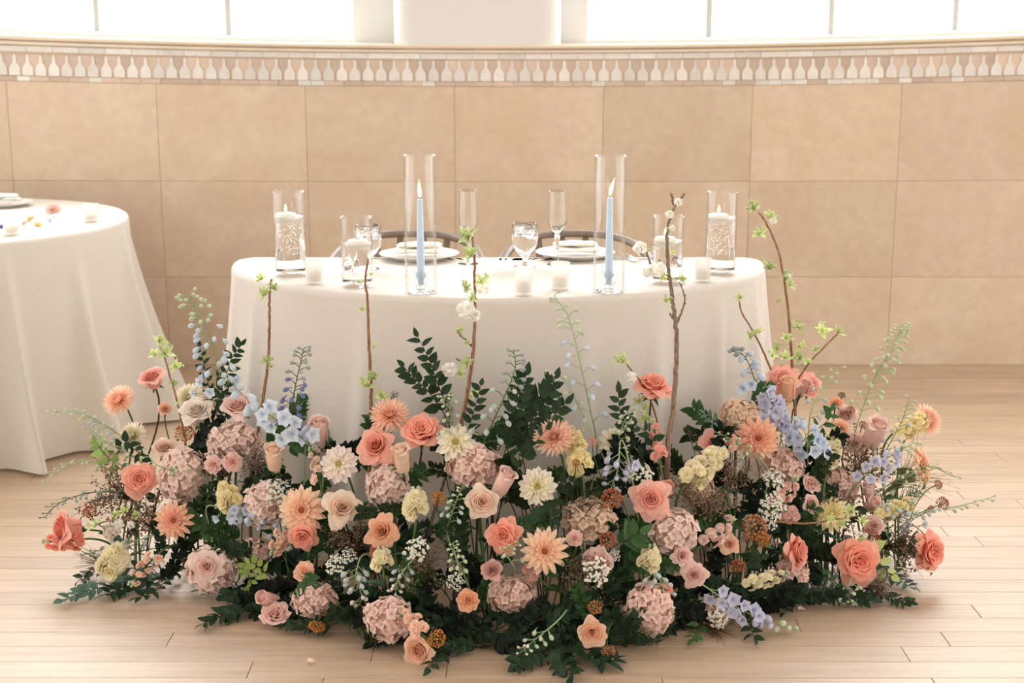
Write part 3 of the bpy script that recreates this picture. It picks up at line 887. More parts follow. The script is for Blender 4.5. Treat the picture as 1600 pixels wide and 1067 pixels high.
def spoon(L, w, lift, cup, tipdrop, sh0, sh1, pointed=.5, r0=.06, ns=3, nt=6):
    mb = MB()
    def fn(s, t):
        t = 1 - (1 - t) ** 1.7
        prof = (t ** .55) * (1 - max(0, (t - .62) / .38) ** (1.3 if pointed > .6 else 2.4)) if t < 1 else 0.03
        ww = w * max(prof, .08) 
        r = r0 + (L - r0) * t * cos(lift) 
        z = (L - r0) * t * sin(lift) - tipdrop * t * t * L + cup * (s * s) * w * sin(pi * min(t + .1, 1))
        return (r, s * ww, z)
    patch(mb, fn, ns, nt, lambda s, t: sh0 + (sh1 - sh0) * t)
    return mb

def make_daisy(style, seed):
    """-> (inner mesh, disc mesh or None, [(petal mesh, angle)])"""
    rn = random.Random(seed)
    if style == 'dahlia':      # peach dahlia: broad rows round a deep centre
        rings = [(15, 1.0, .155, .02, .55), (14, .90, .150, .24, .55), (13, .74, .13, .50, .5), (12, .55, .105, .80, .5), (10, .38, .08, 1.08, .4), (8, .24, .055, 1.25, .3)]
        outer = 2
    elif style == 'mum':       # incurved, many narrow petals making a dome
        rings = [(22, 1.0, .085, -.30, .5), (22, .98, .09, -.02, .5), (21, .92, .09, .24, .5), (20, .84, .09, .48, .5), (18, .75, .085, .72, .5), (16, .65, .08, .94, .5), (12, .55, .07, 1.14, .5), (8, .46, .06, 1.34, .5)]
        outer = 2
    else:                      # white dahlia: open face with a yellow eye
        rings = [(9, 1.0, .23, .05, .7), (9, .93, .21, .26, .7), (8, .72, .16, .52, .7), (8, .5, .11, .85, .6)]
        outer = 2
    inner = MB(); op = []
    for ri, (n, L, w, lift, cup) in enumerate(rings):
        f = L
        ms = [spoon(L * rn.uniform(.95, 1.04), w, lift + rn.uniform(-.05, .05), cup, .14 if style != 'mum' else -.18, max(0, f - .55), min(1, f * 1.02), pointed=.4) for _ in range(2)]
        if ri < outer: mm = [x.mesh('petal', M_PETAL) for x in ms]
        for k in range(n):
            a = 2 * pi * (k + .5 * (ri % 2)) / n + rn.uniform(-.07, .07)
            if ri < outer: op.append((mm[k % 2], a, rn.uniform(-.07, .07)))
            else: inner.merge(ms[k % 2], Matrix.Rotation(a, 4, 'Z') @ Matrix.Rotation(rn.uniform(-.08, .08), 4, 'X'))
    disc = MB()
    if style == 'white':
        for k in range(46):
            q = sqrt(k / 46) * .24; a = k * 2.4
            blob(disc, (q * cos(a), q * sin(a), .10 + .05 * (1 - (q / .24) ** 2)), .032, n=5, m=3)
    else:
        blob(disc, (0, 0, .05), .15, n=8, m=5)
    return inner.mesh('inner_petals', M_PETAL), disc.mesh('flower_eye', M_PETAL), op

def round_petal(mb, a, L, w, lift, cup=.25, notch=0.0, sh0=.1, sh1=1.0, rn=R, M=None, ns=4, nt=3, base=.14):
    k = rn.uniform(0, 6)
    def fn(s, t):
        ww = w * sin(pi * min(base + (.90 - base) * t ** (1 if base > .1 else 1.25), .98)) ** .75
        tt = t * (1 - .22 * s * s * t) - notch * (1 - abs(s)) ** 2 * t * t
        x = L * tt * cos(lift); z = L * tt * sin(lift) + cup * s * s * w + .05 * L * t * sin(4 * s + k) - .12 * L * t * t
        return (x * cos(a) - s * ww * sin(a), x * sin(a) + s * ww * cos(a), z)
    patch(mb, fn, ns, nt, lambda s, t: sh0 + (sh1 - sh0) * min(1, t * 1.6))

def floret4(seed, n=4, lift=.18):
    rn = random.Random(seed); m = MB()
    for k in range(n): round_petal(m, k * 2 * pi / n + rn.uniform(-.15, .15), .98, .44, lift + rn.uniform(-.15, .25), .35, rn=rn, sh0=.0, ns=4, nt=4, base=.03)  # petal bases darkened in colour to shade the floret centre
    blob(m, (0, 0, .06), .09, 0.0, n=5, m=3)
    return m.mesh('floret', M_PETAL)
HYD = [floret4(s) for s in range(4)]
def inner_florets():
    rn = random.Random(2); m = MB()
    for i in range(64):
        z = 1 - 2 * (i + .5) / 64; r = sqrt(max(0, 1 - z * z)); a = i * 2.39996
        n = Vector((r * cos(a), r * sin(a), z)); f = MB()
        for k in range(4): round_petal(f, k * pi / 2, .98, .60, .15, .2, rn=rn, sh0=.0, sh1=.35, ns=2, nt=2)
        m.merge(f, Matrix.Translation(n * .84) @ frame(n) @ Matrix.Rotation(rn.uniform(0, 6), 4, 'Z') @ Matrix.Scale(.36, 4))
    return m.mesh('inner_florets', M_PETAL)
HYI = inner_florets()
def stock_floret(seed):
    rn = random.Random(seed); m = MB()
    for lay, (n, L, lift) in enumerate(((5, 1.0, .15), (5, .72, .65), (4, .42, 1.05))):
        for k in range(n): round_petal(m, (k + .5 * lay) * 2 * pi / n + rn.uniform(-.25, .25), L * rn.uniform(.9, 1.05), .60 * L, lift, .32, notch=.14, rn=rn, sh0=.0, sh1=.75 + .25 * L, ns=4, nt=3)
    return m.mesh('floret', M_PETAL)
STK = [stock_floret(s) for s in range(4)]
def delph_floret(seed):
    rn = random.Random(seed); m = MB()
    for k in range(5): round_petal(m, k * 2 * pi / 5 + rn.uniform(-.2, .2), 1.0, .48, .40 + rn.uniform(-.15, .2), .15, rn=rn, sh0=.55, ns=3, nt=3)
    for k in range(4): round_petal(m, k * pi / 2 + .4, .36, .2, .9, .2, rn=rn, sh0=0, sh1=.1, ns=2, nt=2)
    tube(m, spline([(0, 0, .02), (-.10, 0, -.45), (-.42, 0, -.85)], 3), .13, .03, 5, sh=.45)
    return m.mesh('floret', M_PETAL)
DEL = [delph_floret(s) for s in range(3)]
def bell(seed):
    rn = random.Random(seed); m = MB()
    prof = [(0, -.55), (.22, -.48), (.42, -.15), (.46, .2), (.36, .52), (.15, .72), (0, .74)]
    lathe(m, prof, 7); m.c = [.25 + .75 * min(1, max(0, (v[2] + .55) / .9)) for v in m.v]
    for k in range(3): round_petal(m, k * 2.1 + rn.random(), .5, .3, .9, .1, rn=rn, sh0=.8, ns=2, nt=2, M=None)
    b = MB(); tube(b, spline([(0, 0, -.4), (.05, 0, -.8), (.3, 0, -1.25)], 3), .15, .04, 5, sh=.1); m.merge(b)
    return m.mesh('flower_bud', M_PETAL)
BELL = [bell(s) for s in range(2)]

def leaf_mesh(nm, wid, bend, fold, tipp=1.0, nt=6):
    m = MB(); v = []; f = []
    for j in range(nt + 1):
        t = j / nt; w = wid * (sin(pi * t ** .8) ** .8 if 0 < t < 1 else 0.0) * (1 - .25 * t * tipp)
        z = -bend * t * t
        for s in (-1, 0, 1): v.append((s * w, t, z + fold * w * abs(s)))
    for j in range(nt):
        for i in range(2): f.append((j * 3 + i, j * 3 + i + 1, j * 3 + 4 + i, j * 3 + 3 + i))
    m.add(v, f); return m, m.mesh(nm, M_LEAF)
LFm, LF = zip(*[leaf_mesh('leaf', .30, .12, .25), leaf_mesh('leaf', .27, .22, .3), leaf_mesh('leaf', .33, -.05, .2)])
NLm, NL = leaf_mesh('leaf', .13, .25, .2)
TLm, TL = leaf_mesh('leaf', .20, .35, .35)

def leaf_cluster(seed):
    """young leaves and green buds breaking on a twig"""
    rn = random.Random(seed); m = MB()
    for k in range(7):
        a = k * 2.4 + rn.uniform(-.3, .3); el = rn.uniform(.1, 1.3); L = rn.uniform(.55, 1.0)
        M = Matrix.Rotation(a, 4, 'Z') @ Matrix.Rotation(el, 4, 'X') @ Matrix.Scale(L, 4)
        m.merge(rn.choice((TLm, LFm[0])), M)
    for k in range(6):
        a = k * 1.9; el = rn.uniform(.4, 1.4); d = Vector((cos(a) * cos(el), sin(a) * cos(el), sin(el))) * rn.uniform(.45, .75)
        tube(m, [(0, 0, 0), d * .6, d], .035, n=4); blob(m, d, .11, squash=(1, 1, 1.3), n=5, m=3)
    return m.mesh('leaf_cluster', M_LEAF)
CLU = [leaf_cluster(s) for s in range(4)]
def pompom(seed):
    """double white blossom"""
    rn = random.Random(seed); m = MB()
    for k in range(26):
        z = 1 - 1.5 * (k + .5) / 26; a = k * 2.4; r = sqrt(max(0, 1 - z * z)); n = Vector((r * cos(a), r * sin(a), z))
        p = MB(); round_petal(p, rn.uniform(0, 6), .62, .34, .5, .25, notch=.12, rn=rn, sh0=.4, ns=3, nt=2)
        m.merge(p, Matrix.Translation(n * .35) @ frame(n))
    return m.mesh('blossom', M_PETAL)
POM = [pompom(s) for s in range(3)]

def lace_head(seed):
    """flat umbel of tiny white stars: (stalks, stars)"""
    rn = random.Random(seed); m = MB(); g = MB()
    for k in range(20):
        q = sqrt((k + .5) / 20); a = k * 2.4 + rn.uniform(-.2, .2); tip = Vector((q * .92 * cos(a), q * .92 * sin(a), .28 * (1 - q * q) + rn.uniform(-.05, .05)))
        tube(g, spline([(0, 0, -.75), tip * .5 + Vector((0, 0, -.3)), tip + Vector((0, 0, -.05))], 2), .016, n=3, cap=False)
        for i in range(5):
            d = Vector((rn.uniform(-1, 1), rn.uniform(-1, 1), rn.uniform(-.25, .25))) * .15
            p = MB()
            for j in range(5): round_petal(p, j * 1.256, .115 * (1.5 if q > .8 and i < 2 else 1), .055, .25, .1, rn=rn, sh0=.6, ns=1, nt=2)
            m.merge(p, Matrix.Translation(tip + d) @ frame(Vector((tip.x * .7, tip.y * .7, 1))))
    return g.mesh('umbel_stalks', M_LEAF), m.mesh('umbel', M_PETAL)
LACE = [lace_head(s) for s in range(3)]
def bead_head(seed):
    """domed head of small berries or yarrow buds"""
    rn = random.Random(seed); m = MB(); g = MB()
    for k in range(54):
        z = 1 - 1.0 * (k + .5) / 54; r = sqrt(max(0, 1 - z * z)); a = k * 2.4
        n = Vector((r * cos(a), r * sin(a), z * .75)); p = n * rn.uniform(.82, 1.0)
        blob(m, p, rn.uniform(.10, .15), rn.random(), n=5, m=3)
        if k % 3 == 0: tube(g, [(0, 0, -.6), p * .9], .022, n=3, cap=False)
    return g.mesh('stalks', M_LEAF), m.mesh('berry_head', M_PETAL)
BEAD = [bead_head(s) for s in range(2)]

def spray(seed, n, beads, thick=.006, spread=.75, rbead=.022):
    """airy branching filler, unit tall along +z"""
    rn = random.Random(seed); m = MB(); b = MB()
    for k in range(n):
        a = rn.uniform(0, 2 * pi); q = rn.uniform(.1, spread); h = rn.uniform(.5, 1.0)
        s0 = Vector((0, 0, rn.uniform(0, .35))); tip = Vector((q * cos(a), q * sin(a), h))
        mid = s0.lerp(tip, .5) + Vector((-q * .2 * cos(a), -q * .2 * sin(a), .04))
        tube(m, spline([s0, mid, tip], 2), thick, thick * .5, 3, cap=False)
        for i in range(beads):
            p = mid.lerp(tip, rn.uniform(.2, 1)) + Vector((rn.uniform(-1, 1), rn.uniform(-1, 1), rn.uniform(-1, 1))) * .07
            blob(b, p, rbead * rn.uniform(.7, 1.3), rn.random(), n=4, m=2)
    return m.mesh('fine_stalks', M_LEAF), b.mesh('tiny_flowers', M_PETAL) if beads else None
SPR = [spray(s, 46, 7) for s in range(3)]
GRS = [spray(s + 9, 90, 0, .0045, .55) for s in range(2)]

def plume(seed):
    """feathery fern plume along +y"""
    rn = random.Random(seed); m = MB()
    tube(m, spline([(0, 0, 0), (0, .5, .05), (0, 1, -.05)], 4), .010, .004, 4)
    for k in range(150):
        t = rn.uniform(.08, 1); s = rn.choice((-1, 1)); L = .26 * (1 - .7 * t) + .05
        p = Vector((0, t, .2 * t * (1 - t)))
        d = Vector((s * rn.uniform(.5, 1), rn.uniform(.3, .9), rn.uniform(-.6, .6))).normalized() * L
        tube(m, [p, p + d], .0055, .002, 3, cap=False)
    return m.mesh('frond', M_LEAF)
PLU = [plume(s) for s in range(2)]

def dense_sprig(seed, n=34, big=.21):
    """leafy shoot along +y, all its leaves in one mesh, for places too dark and crowded to tell leaves apart"""
    rn = random.Random(seed); m = MB()
    for k in range(n):
        t = .1 + .9 * k / n; p = Vector((.04 * sin(5 * t), t, .10 * sin(3 * t)))
        s = 1 if k % 2 else -1
        y = Vector((s * rn.uniform(.5, 1), rn.uniform(.2, .8), rn.uniform(-.6, .6))).normalized()
        x = y.cross(Vector((rn.uniform(-.5, .5), rn.uniform(-.5, .5), 1))).normalized(); z = x.cross(y)
        M = Matrix((x, y, z)).transposed().to_4x4(); M.translation = p
        m.merge(rn.choice(LFm), M @ Matrix.Scale(big * rn.uniform(.7, 1.1), 4))
    st = MB(); tube(st, spline([(.04 * sin(5 * t), t, .10 * sin(3 * t)) for t in np.linspace(0, 1, 6)], 2), .012, .004, 4)
    return st.mesh('stem', M_LEAF), m.mesh('foliage', M_LEAF)
DSP = [dense_sprig(s) for s in range(5)]
def calyx_mesh():
    m = MB(); blob(m, (0, 0, -.62), .20, squash=(1, 1, 1.1), n=8, m=5)
    for k in range(5):
        M = Matrix.Rotation(k * 2 * pi / 5, 4, 'Z') @ Matrix.Translation((0, .12, -.60)) @ Matrix.Rotation(.35 * (1 if k % 2 else .2), 4, 'X') @ Matrix.Scale(.55, 4)
        m.merge(TLm, M)
    return m.mesh('calyx', M_LEAF)
CALYX = calyx_mesh()

# ------------------------------------------------------------------ colours
def C(h):
    v = [int(h[i:i + 2], 16) / 255 for i in (0, 2, 4)]
    return tuple(((c + .055) / 1.055) ** 2.4 if c > .04045 else c / 12.92 for c in v)
PAL = {
    'coral': (C('ffb69a'), C('f8805e')), 'coral2': (C('ffac8e'), C('f8744f')), 'pinkcoral': (C('ffc0ae'), C('f88e74')),
    'peach': (C('fccda9'), C('f6a86f')), 'orange': (C('fbb98a'), C('ef9450')), 'cream': (C('fbe3cd'), C('f8c79a')),
    'blush': (C('faded2'), C('f2bcaa')), 'pink': (C('f9d3c6'), C('efae9c')), 'dusty': (C('e6ab9c'), C('d28678')),
    'white': (C('f7ece2'), C('f2dcc6')), 'apricot': (C('ffe0bb'), C('f8a878')), 'deep': (C('fec9a0'), C('dd6844')),
    'salmon': (C('ffdcc2'), C('fab492')), 'yellow': (C('fbeeba'), C('ecd868')), 'paleyel': (C('fbf0cc'), C('e6dc86')),
    'whiteyel': (C('fbf3e4'), C('efe3a6')), 'whitepink': (C('fbe9e6'), C('f4efcf')), 'tan': (C('f6dcc0'), C('e8be98')), 'hyd': (C('ffeadf'), C('f0c6b2')),
    'hyd2': (C('fde0d2'), C('ebb8a3')), 'blue': (C('cddbee'), C('aec0df')), 'paleblue': (C('d8e4f0'), C('bdcee2')), 'lilac': (C('cfd2e8'), C('aeb1d6')),
    'violet': (C('8f93c4'), C('6a6aa8')), 'greenblue': (C('c6d3d6'), C('a9c28c')), 'greenbud': (C('d4dfb8'), C('a7c07a')), 'greybud': (C('a3aeb0'), C('8fa27a')),
    'lace': (C('f6f4e6'), C('dfe2c4')), 'rust': (C('d89c70'), C('a86a42')), 'gold': (C('eda95a'), C('c07a34')), 'terra': (C('d98a66'), C('b0583a')),
    'brown': (C('a08777'), C('75604f')), 'tanspray': (C('b79c84'), C('8a6d58')), 'blossom': (C('fdfbf6'), C('f3f0dc')),
}
G_DARK = C('29402a'); G_SHADE = C('142013'); G_MID = C('3f6238'); G_FRESH = C('bccd88'); G_YOUNG = C('d2dea0'); G_PALE = C('a9c092'); G_STEM = C('5f7a45'); G_BROWN = C('4f4630'); G_SAGE = C('5b7a68'); BRK = C('9a7053'); BRK2 = C('8b7464')  # the deepest green has the near-black shade low in the mound painted in

def soft(c, k): return tuple(1 - (1 - v) * k for v in c)
PAL = {n: (soft(a, .84), soft(tuple(v * .78 + w * .22 for v, w in zip(b, a)), .88)) if n not in ('brown', 'rust', 'gold', 'terra', 'tanspray', 'violet') else (a, b) for n, (a, b) in PAL.items()}
BL = []                                  # blooms already placed: survey x, y, width, label

# ------------------------------------------------------------------ lie of the arrangement: a low mound wrapping round the table front
FX = [40, 90, 220, 400, 520, 660, 800, 940, 1080, 1240, 1330, 1425, 1560]
FYf = [3.42, 3.37, 3.36, 3.27, 3.14, 3.02, 3.00, 3.00, 3.14, 3.24, 3.32, 3.38, 3.50]
FYb = [3.86, 3.84, 3.78, 3.62, 3.50, 3.42, 3.40, 3.41, 3.48, 3.66, 3.76, 3.82, 3.88]
def Yf(x): return float(np.interp(x, FX, FYf))
def Yb(x): return float(np.interp(x, FX, FYb))
def floor_y(x, Y):
    lo, hi = 500., 1400.
    for _ in range(30):
        m_ = (lo + hi) / 2
        if at_z(x, m_, 0).y > Y: lo = m_
        else: hi = m_
    return lo
def mound(x, y):
    yb = floor_y(x, Yf(x)); t = (yb - y) / (yb - 610)
    return Yf(x) + (Yb(x) - Yf(x)) * max(0.0, min(1.05, t))
POTS = [190, 330, 470, 610, 750, 890, 1030, 1160, 1290, 1390]
def root(x, y, sx=None):
    """floor point a stem rises from"""
    px = min(POTS, key=lambda q: abs(q - x + R.uniform(-50, 50)))
    px = px * .6 + min(max(x, 170), 1420) * .4 + R.uniform(-18, 18)
    Y = Yf(px) + (Yb(px) - Yf(px)) * R.uniform(.45, .8)
    return Vector(((px - 800) * mpp(px, 800, Y), Y, 0.004))
def facing(a, b):
    a, b = radians(a), radians(b)
    return Vector((sin(a) * cos(b), -cos(a) * cos(b), sin(b)))
def stem_pts(base, P, n, k=.35):
    L = (P - base).length
    p1 = base + Vector((0, 0, min(.5 * L, max(P.z * .6, .05)))); p2 = P - n * (L * k)
    p2.z = max(p2.z, .025)
    out = []
    for i in range(13):
        t = i / 12; u = 1 - t
        out.append(base * u ** 3 + p1 * (3 * u * u * t) + p2 * (3 * u * t * t) + P * t ** 3)
    return out
def stem(parent, pts, r, col, name='stem', mt=None, n=5, r1=None):
    m = MB(); o = parent.location; tube(m, [p - o for p in pts], r, r1, n)
    return obj(name, m.mesh(name, mt or M_LEAF), parent, None, col)
def put(name, me, parent, M, col=None, core=None, label=None):
    return obj(name, me, parent, Matrix.Translation(-parent.location) @ M, col, core, label)
def leafM(p, d, nrm, s):
    y = Vector(d).normalized(); x = y.cross(Vector(nrm)); x = x.normalized() if x.length > 1e-4 else Vector((1, 0, 0)); z = x.cross(y)
    M = Matrix((x, y, z)).transposed().to_4x4(); M.translation = p
    return M @ Matrix.Scale(s, 4)
def stem_leaves(t, pts, n, s, col, me=None):
    for k in range(n):
        i = 4 + int(k * 5 / max(n, 1)); p = pts[i]
        d = Vector((R.uniform(-1, 1), R.uniform(-.8, .3), R.uniform(-.2, .6)))
        put('leaf', me or R.choice(LF), t, leafM(p, d, (R.uniform(-.4, .4), -.5, 1), s * R.uniform(.8, 1.2)), col)

ROSE = {s: [make_rose(s, 11 * i + len(s)) for i in range(3)] for s in ('open', 'garden', 'cup', 'bud', 'ranun')}
DAISY = {s: [make_daisy(s, 5 * i + len(s)) for i in range(2)] for s in ('dahlia', 'mum', 'white')}
CNT = {}
def nth(k, m):
    CNT[k] = CNT.get(k, -1) + 1
    return CNT[k] % m

def rose(x, y, d, a, b, style, pal, dy, label, name='rose', cat='flower', squash=1.0):
    Y = mound(x, y) + dy; P = at_Y(x, y, Y); s = d / 2 * mpp(x, y, Y) * {'bud': 1.45, 'open': 1.02, 'ranun': 1.05, 'garden': 1.02, 'cup': 1.02}[style]
    P.z = max(P.z, s * .75)
    n = facing(a, b); base = root(x, y)
    BL.append((x, y, d, label)); t = thing(name, label, cat, base)
    tip, core = PAL[pal]
    M = Matrix.Translation(P) @ frame(n) @ Matrix.Rotation(R.uniform(0, 6.28), 4, 'Z') @ Matrix.Scale(s, 4)
    heart, pet = ROSE[style][nth(style, 3)]
    h = put('bloom', heart, t, M, tip, core)
    for p in pet: obj('petal', p, h, None, tip, core)
    put('calyx', CALYX, t, M, G_MID)
    pts = stem_pts(base, P - n * s * .6, n)
    stem(t, pts, .0027 if d > 40 else .002, G_STEM if R.random() < .6 else G_BROWN)
    stem_leaves(t, pts, 2, .042, G_DARK)
    return t

def daisy(x, y, d, a, b, style, pal, dy, label, name='dahlia'):
    Y = mound(x, y) + dy; P = at_Y(x, y, Y); s = d / 2 * mpp(x, y, Y) * 1.02
    P.z = max(P.z, s * .8)
    n = facing(a, b); base = root(x, y)
    BL.append((x, y, d, label)); t = thing(name, label, 'flower', base)
    tip, core = PAL[pal]
    M = Matrix.Translation(P) @ frame(n) @ Matrix.Rotation(R.uniform(0, 6.28), 4, 'Z') @ Matrix.Scale(s, 4)
    inner, disc, op = DAISY[style][nth(style, 2)]
    h = put('bloom', inner, t, M, tip, core)
    for me, ang_, tl in op: obj('petal', me, h, Matrix.Rotation(ang_, 4, 'Z') @ Matrix.Rotation(tl, 4, 'X'), tip, core)
    dc = {'white': C('e8d878'), 'dahlia': C('b4583c'), 'mum': core}[style]
    if style == 'dahlia' and pal in ('yellow', 'paleyel'): dc = core
    put('flower_eye', disc, t, M, dc, dc)
    pts = stem_pts(base, P - n * s * .12, n)
    stem(t, pts, .0028, G_STEM); stem_leaves(t, pts, 2, .045, G_MID)
    return t

def hydrangea(x, y, w, h, pal, dy, label, nf=66):
    Y = mound(x, y) + dy; P = at_Y(x, y, Y); k = mpp(x, y, Y); rx, rz = w / 2 * k * .86, h / 2 * k * .86
    P.z = max(P.z, rz * .9)
    BL.append((x, y, w * .9, label)); base = root(x, y); t = thing('hydrangea', label, 'flower', base)
    tip, core = PAL[pal]; ry = min(rx, rz) * .9
    put('inner_florets', HYI, t, Matrix.Translation(P) @ Matrix.Diagonal((rx, ry, rz, 1)), core, tuple(c * .8 for c in core))['kind'] = 'stuff'  # under-layer tinted darker, painting in the shade between florets
    for i in range(nf):
        z = 1 - 1.62 * (i + .5) / nf; r = sqrt(max(0, 1 - z * z)); a = i * 2.39996 + R.uniform(-.15, .15)
        n = Vector((r * cos(a), z * -1.0, r * sin(a)))            # dome towards the front
        n = Matrix.Rotation(radians(-35), 3, 'X') @ n
        p = P + Vector((n.x * rx, n.y * ry, n.z * rz)) * R.uniform(.9, 1.05)
        if p.z < .012: continue
        nn = (n + Vector((R.uniform(-.5, .5), R.uniform(-.5, .5), R.uniform(-.35, .55)))).normalized()
        put('floret', HYD[i % 4], t, Matrix.Translation(p) @ frame(nn) @ Matrix.Rotation(R.uniform(0, 6), 4, 'Z') @ Matrix.Scale(min(rx, rz) * R.uniform(.27, .37), 4), tip, core)
    pts = stem_pts(base, P, Vector((0, -.5, .8)).normalized()); stem(t, pts, .0035, G_STEM); stem_leaves(t, pts, 2, .07, G_MID)
    return t

def stock(pts_px, w, pal, dy, label, nf=14, buds=True, name='stock', cat='flower', size=1.0):
    """spike of ruffled florets along a drawn line, lowest point first"""
    P = []
    for x, y in pts_px:
        Y = mound(x, y) + dy; q = at_Y(x, y, Y); q.z = max(q.z, .02); P.append(q)
    k = mpp(*pts_px[0], P[0].y); rad = w / 2 * k
    BL.append((*pts_px[len(pts_px) // 2], w, label)); base = root(*pts_px[0]); t = thing(name, label, cat, base)
    tip, core = PAL[pal]; L = spline(P, 8); m = len(L)
    for i in range(nf):
        u = (i + .5) / nf; p = L[min(int(u * (m - 1)), m - 1)]; a = i * 2.4 + R.uniform(-.4, .4)
        ax = (L[-1] - L[0]).normalized() if (L[-1] - L[0]).length > 1e-5 else Vector((0, 0, 1))
        F = frame(ax); o = F.to_3x3() @ Vector((cos(a), sin(a), .25))
        if o.y > .35: o.y *= -.6
        o = (o + Vector((0, -.35, .15))).normalized(); taper_ = 1 - .25 * u
        q = p + o * rad * .62 * taper_; q.z = max(q.z, .012)
        put('floret', STK[i % 4], t, Matrix.Translation(q) @ frame(o + Vector((0, -.2, .2))) @ Matrix.Rotation(R.uniform(0, 6), 4, 'Z') @ Matrix.Scale(rad * R.uniform(.46, .60) * taper_ * size, 4), tip, core)
    if buds:
        for i in range(5):
            o = Vector((cos(i * 2.4), -.4, sin(i * 2.4))) * rad * .22
            put('flower_bud', BELL[0], t, Matrix.Translation(L[-1] + o + (L[-1] - L[-2]).normalized() * rad * .2) @ frame(o + (L[-1] - L[0]) * .6) @ Matrix.Scale(rad * .26, 4), PAL['greenbud'][0], PAL['greenbud'][1])
    sp = stem_pts(base, L[0], (L[-1] - L[0]).normalized() if m > 1 else Vector((0, 0, 1)))
    stem(t, sp + L[1:], .003, G_STEM); stem_leaves(t, sp, 2, .05, G_SAGE, NL)
    return t

def tall(pts_px, dy=0.0, rooted=True, bow=.02):
    """points of a long stem standing in the back of the mound, lowest first"""
    x0, y0 = pts_px[0]; Y0 = mound(x0, y0) + dy; out = []
    for i, (x, y) in enumerate(pts_px):
        q = at_Y(x, y, Y0 - bow * sin(2.2 * i / max(1, len(pts_px) - 1))); q.z = max(q.z, .012); out.append(q)
    L = spline(out, 7)
    return L

def delphinium(pts_px, pal, label, nb=8, nf=6, dy=0.0, w=34, size=11, budpal='greenblue', open_at='low', base_leaf=True, r=.0026, name='delphinium'):
    """long spike: open florets low, bells in the middle, small buds at the tip, each on its own stalk"""
    L = tall(pts_px, dy); m = len(L); k = mpp(*pts_px[0], L[0].y); base = root(*pts_px[0])
    t = thing(name, label, 'flower', base); o = t.location; st = MB()
    ax = (L[-1] - L[0]).normalized()
    tot = nb + nf
    sp = stem_pts(base, L[0], (L[min(3, m - 1)] - L[0]).normalized(), .25)
    tube(st, [p - o for p in sp + L[1:]], r, r * .35, 5)
    for i in range(tot):
        u = (.06 + .94 * i / max(tot - 1, 1)) ** .9
        p = L[min(int(u * (m - 1)), m - 1)]; a = i * 2.4 + R.uniform(-.5, .5)
        side = Vector((cos(a), -.45 + .5 * sin(a) * .6, .0)); side -= ax * side.dot(ax) * .6
        ln = w * k * (.75 if i < nf else .62) * (1.05 - .55 * u) * R.uniform(.8, 1.2)
        q = p + side.normalized() * ln + ax * ln * .55; q.z = max(q.z, .012)
        mid = p.lerp(q, .55) + ax * ln * .12
        tube(st, [x_ - o for x_ in spline([p, mid, q], 2)], .0011, .0008, 4, cap=False)
        out = (q - mid).normalized()
        if i < nf:
            out = (side + Vector((0, -.55, .05))).normalized()
            put('floret', DEL[i % 3], t, Matrix.Translation(q) @ frame(out) @ Matrix.Rotation(R.uniform(0, 6), 4, 'Z') @ Matrix.Scale(size * .80 * k * R.uniform(.8, 1.1), 4), *PAL[pal])
        else:
            f = (i - nf) / max(nb, 1)
            tip, core = PAL[pal] if f < .45 else PAL[budpal]
            dn = (side * .6 + Vector((0, -.2, -.5 + .9 * f))).normalized()
            put('flower_bud', BELL[i % 2], t, Matrix.Translation(q) @ frame(dn) @ Matrix.Scale(size * k * (.78 - .36 * f), 4), tip, core)
    obj('stem', st.mesh('stem', M_LEAF), t, None, G_PALE if budpal != 'greybud' else G_STEM)
    return t

def sprig(pts_px, n, size, col, label, dy=0.0, flat=False, group=None, name='leafy_sprig', me=None, stemcol=G_BROWN, cat='foliage', spread=1.0, root_=True):
    """shoot with leaves to both sides; flat: lying on the floor"""
    if flat: P = spline([at_z(x, y, .012 + .012 * (1 - i / len(pts_px))) for i, (x, y) in enumerate(pts_px)], 8)
    else: P = tall(pts_px, dy)
    m = len(P); k = mpp(*pts_px[0], P[0].y)
    base = root(*pts_px[0]) if root_ else P[0].copy()
    t = thing(name, label, cat, base, group)
    sp = stem_pts(base, P[0], (P[1] - P[0]).normalized(), .3) if root_ else [P[0]]
    stem(t, sp + P[1:], .0018, stemcol, r1=.0008)
    for i in range(n):
        u = (i + .6) / n; j = min(int(u * (m - 1)), m - 2); p = P[j].lerp(P[j + 1], u * (m - 1) - j if j < m - 1 else 0)
        ax = (P[min(j + 1, m - 1)] - P[max(j - 1, 0)]).normalized(); s = 1 if i % 2 else -1
        up = Vector((0, -.35, 1)) if flat else Vector((0, -1, .35))
        side = ax.cross(up).normalized() * s
        d = (ax * R.uniform(.35, .75) + side * R.uniform(.6, 1) * spread + up * R.uniform(-.15, .35)).normalized()
        if i == n - 1: d = ax
        sz = size * k * R.uniform(.8, 1.15) * (1 - .3 * u)
        if p.z + d.z * sz < .006: d.z = max(d.z, (.006 - p.z) / sz)
        put('leaf', me or R.choice(LF), t, leafM(p, d, up + Vector((R.uniform(-.8, .8), R.uniform(-.5, .5), R.uniform(-.4, .4))), sz), col)
    return t

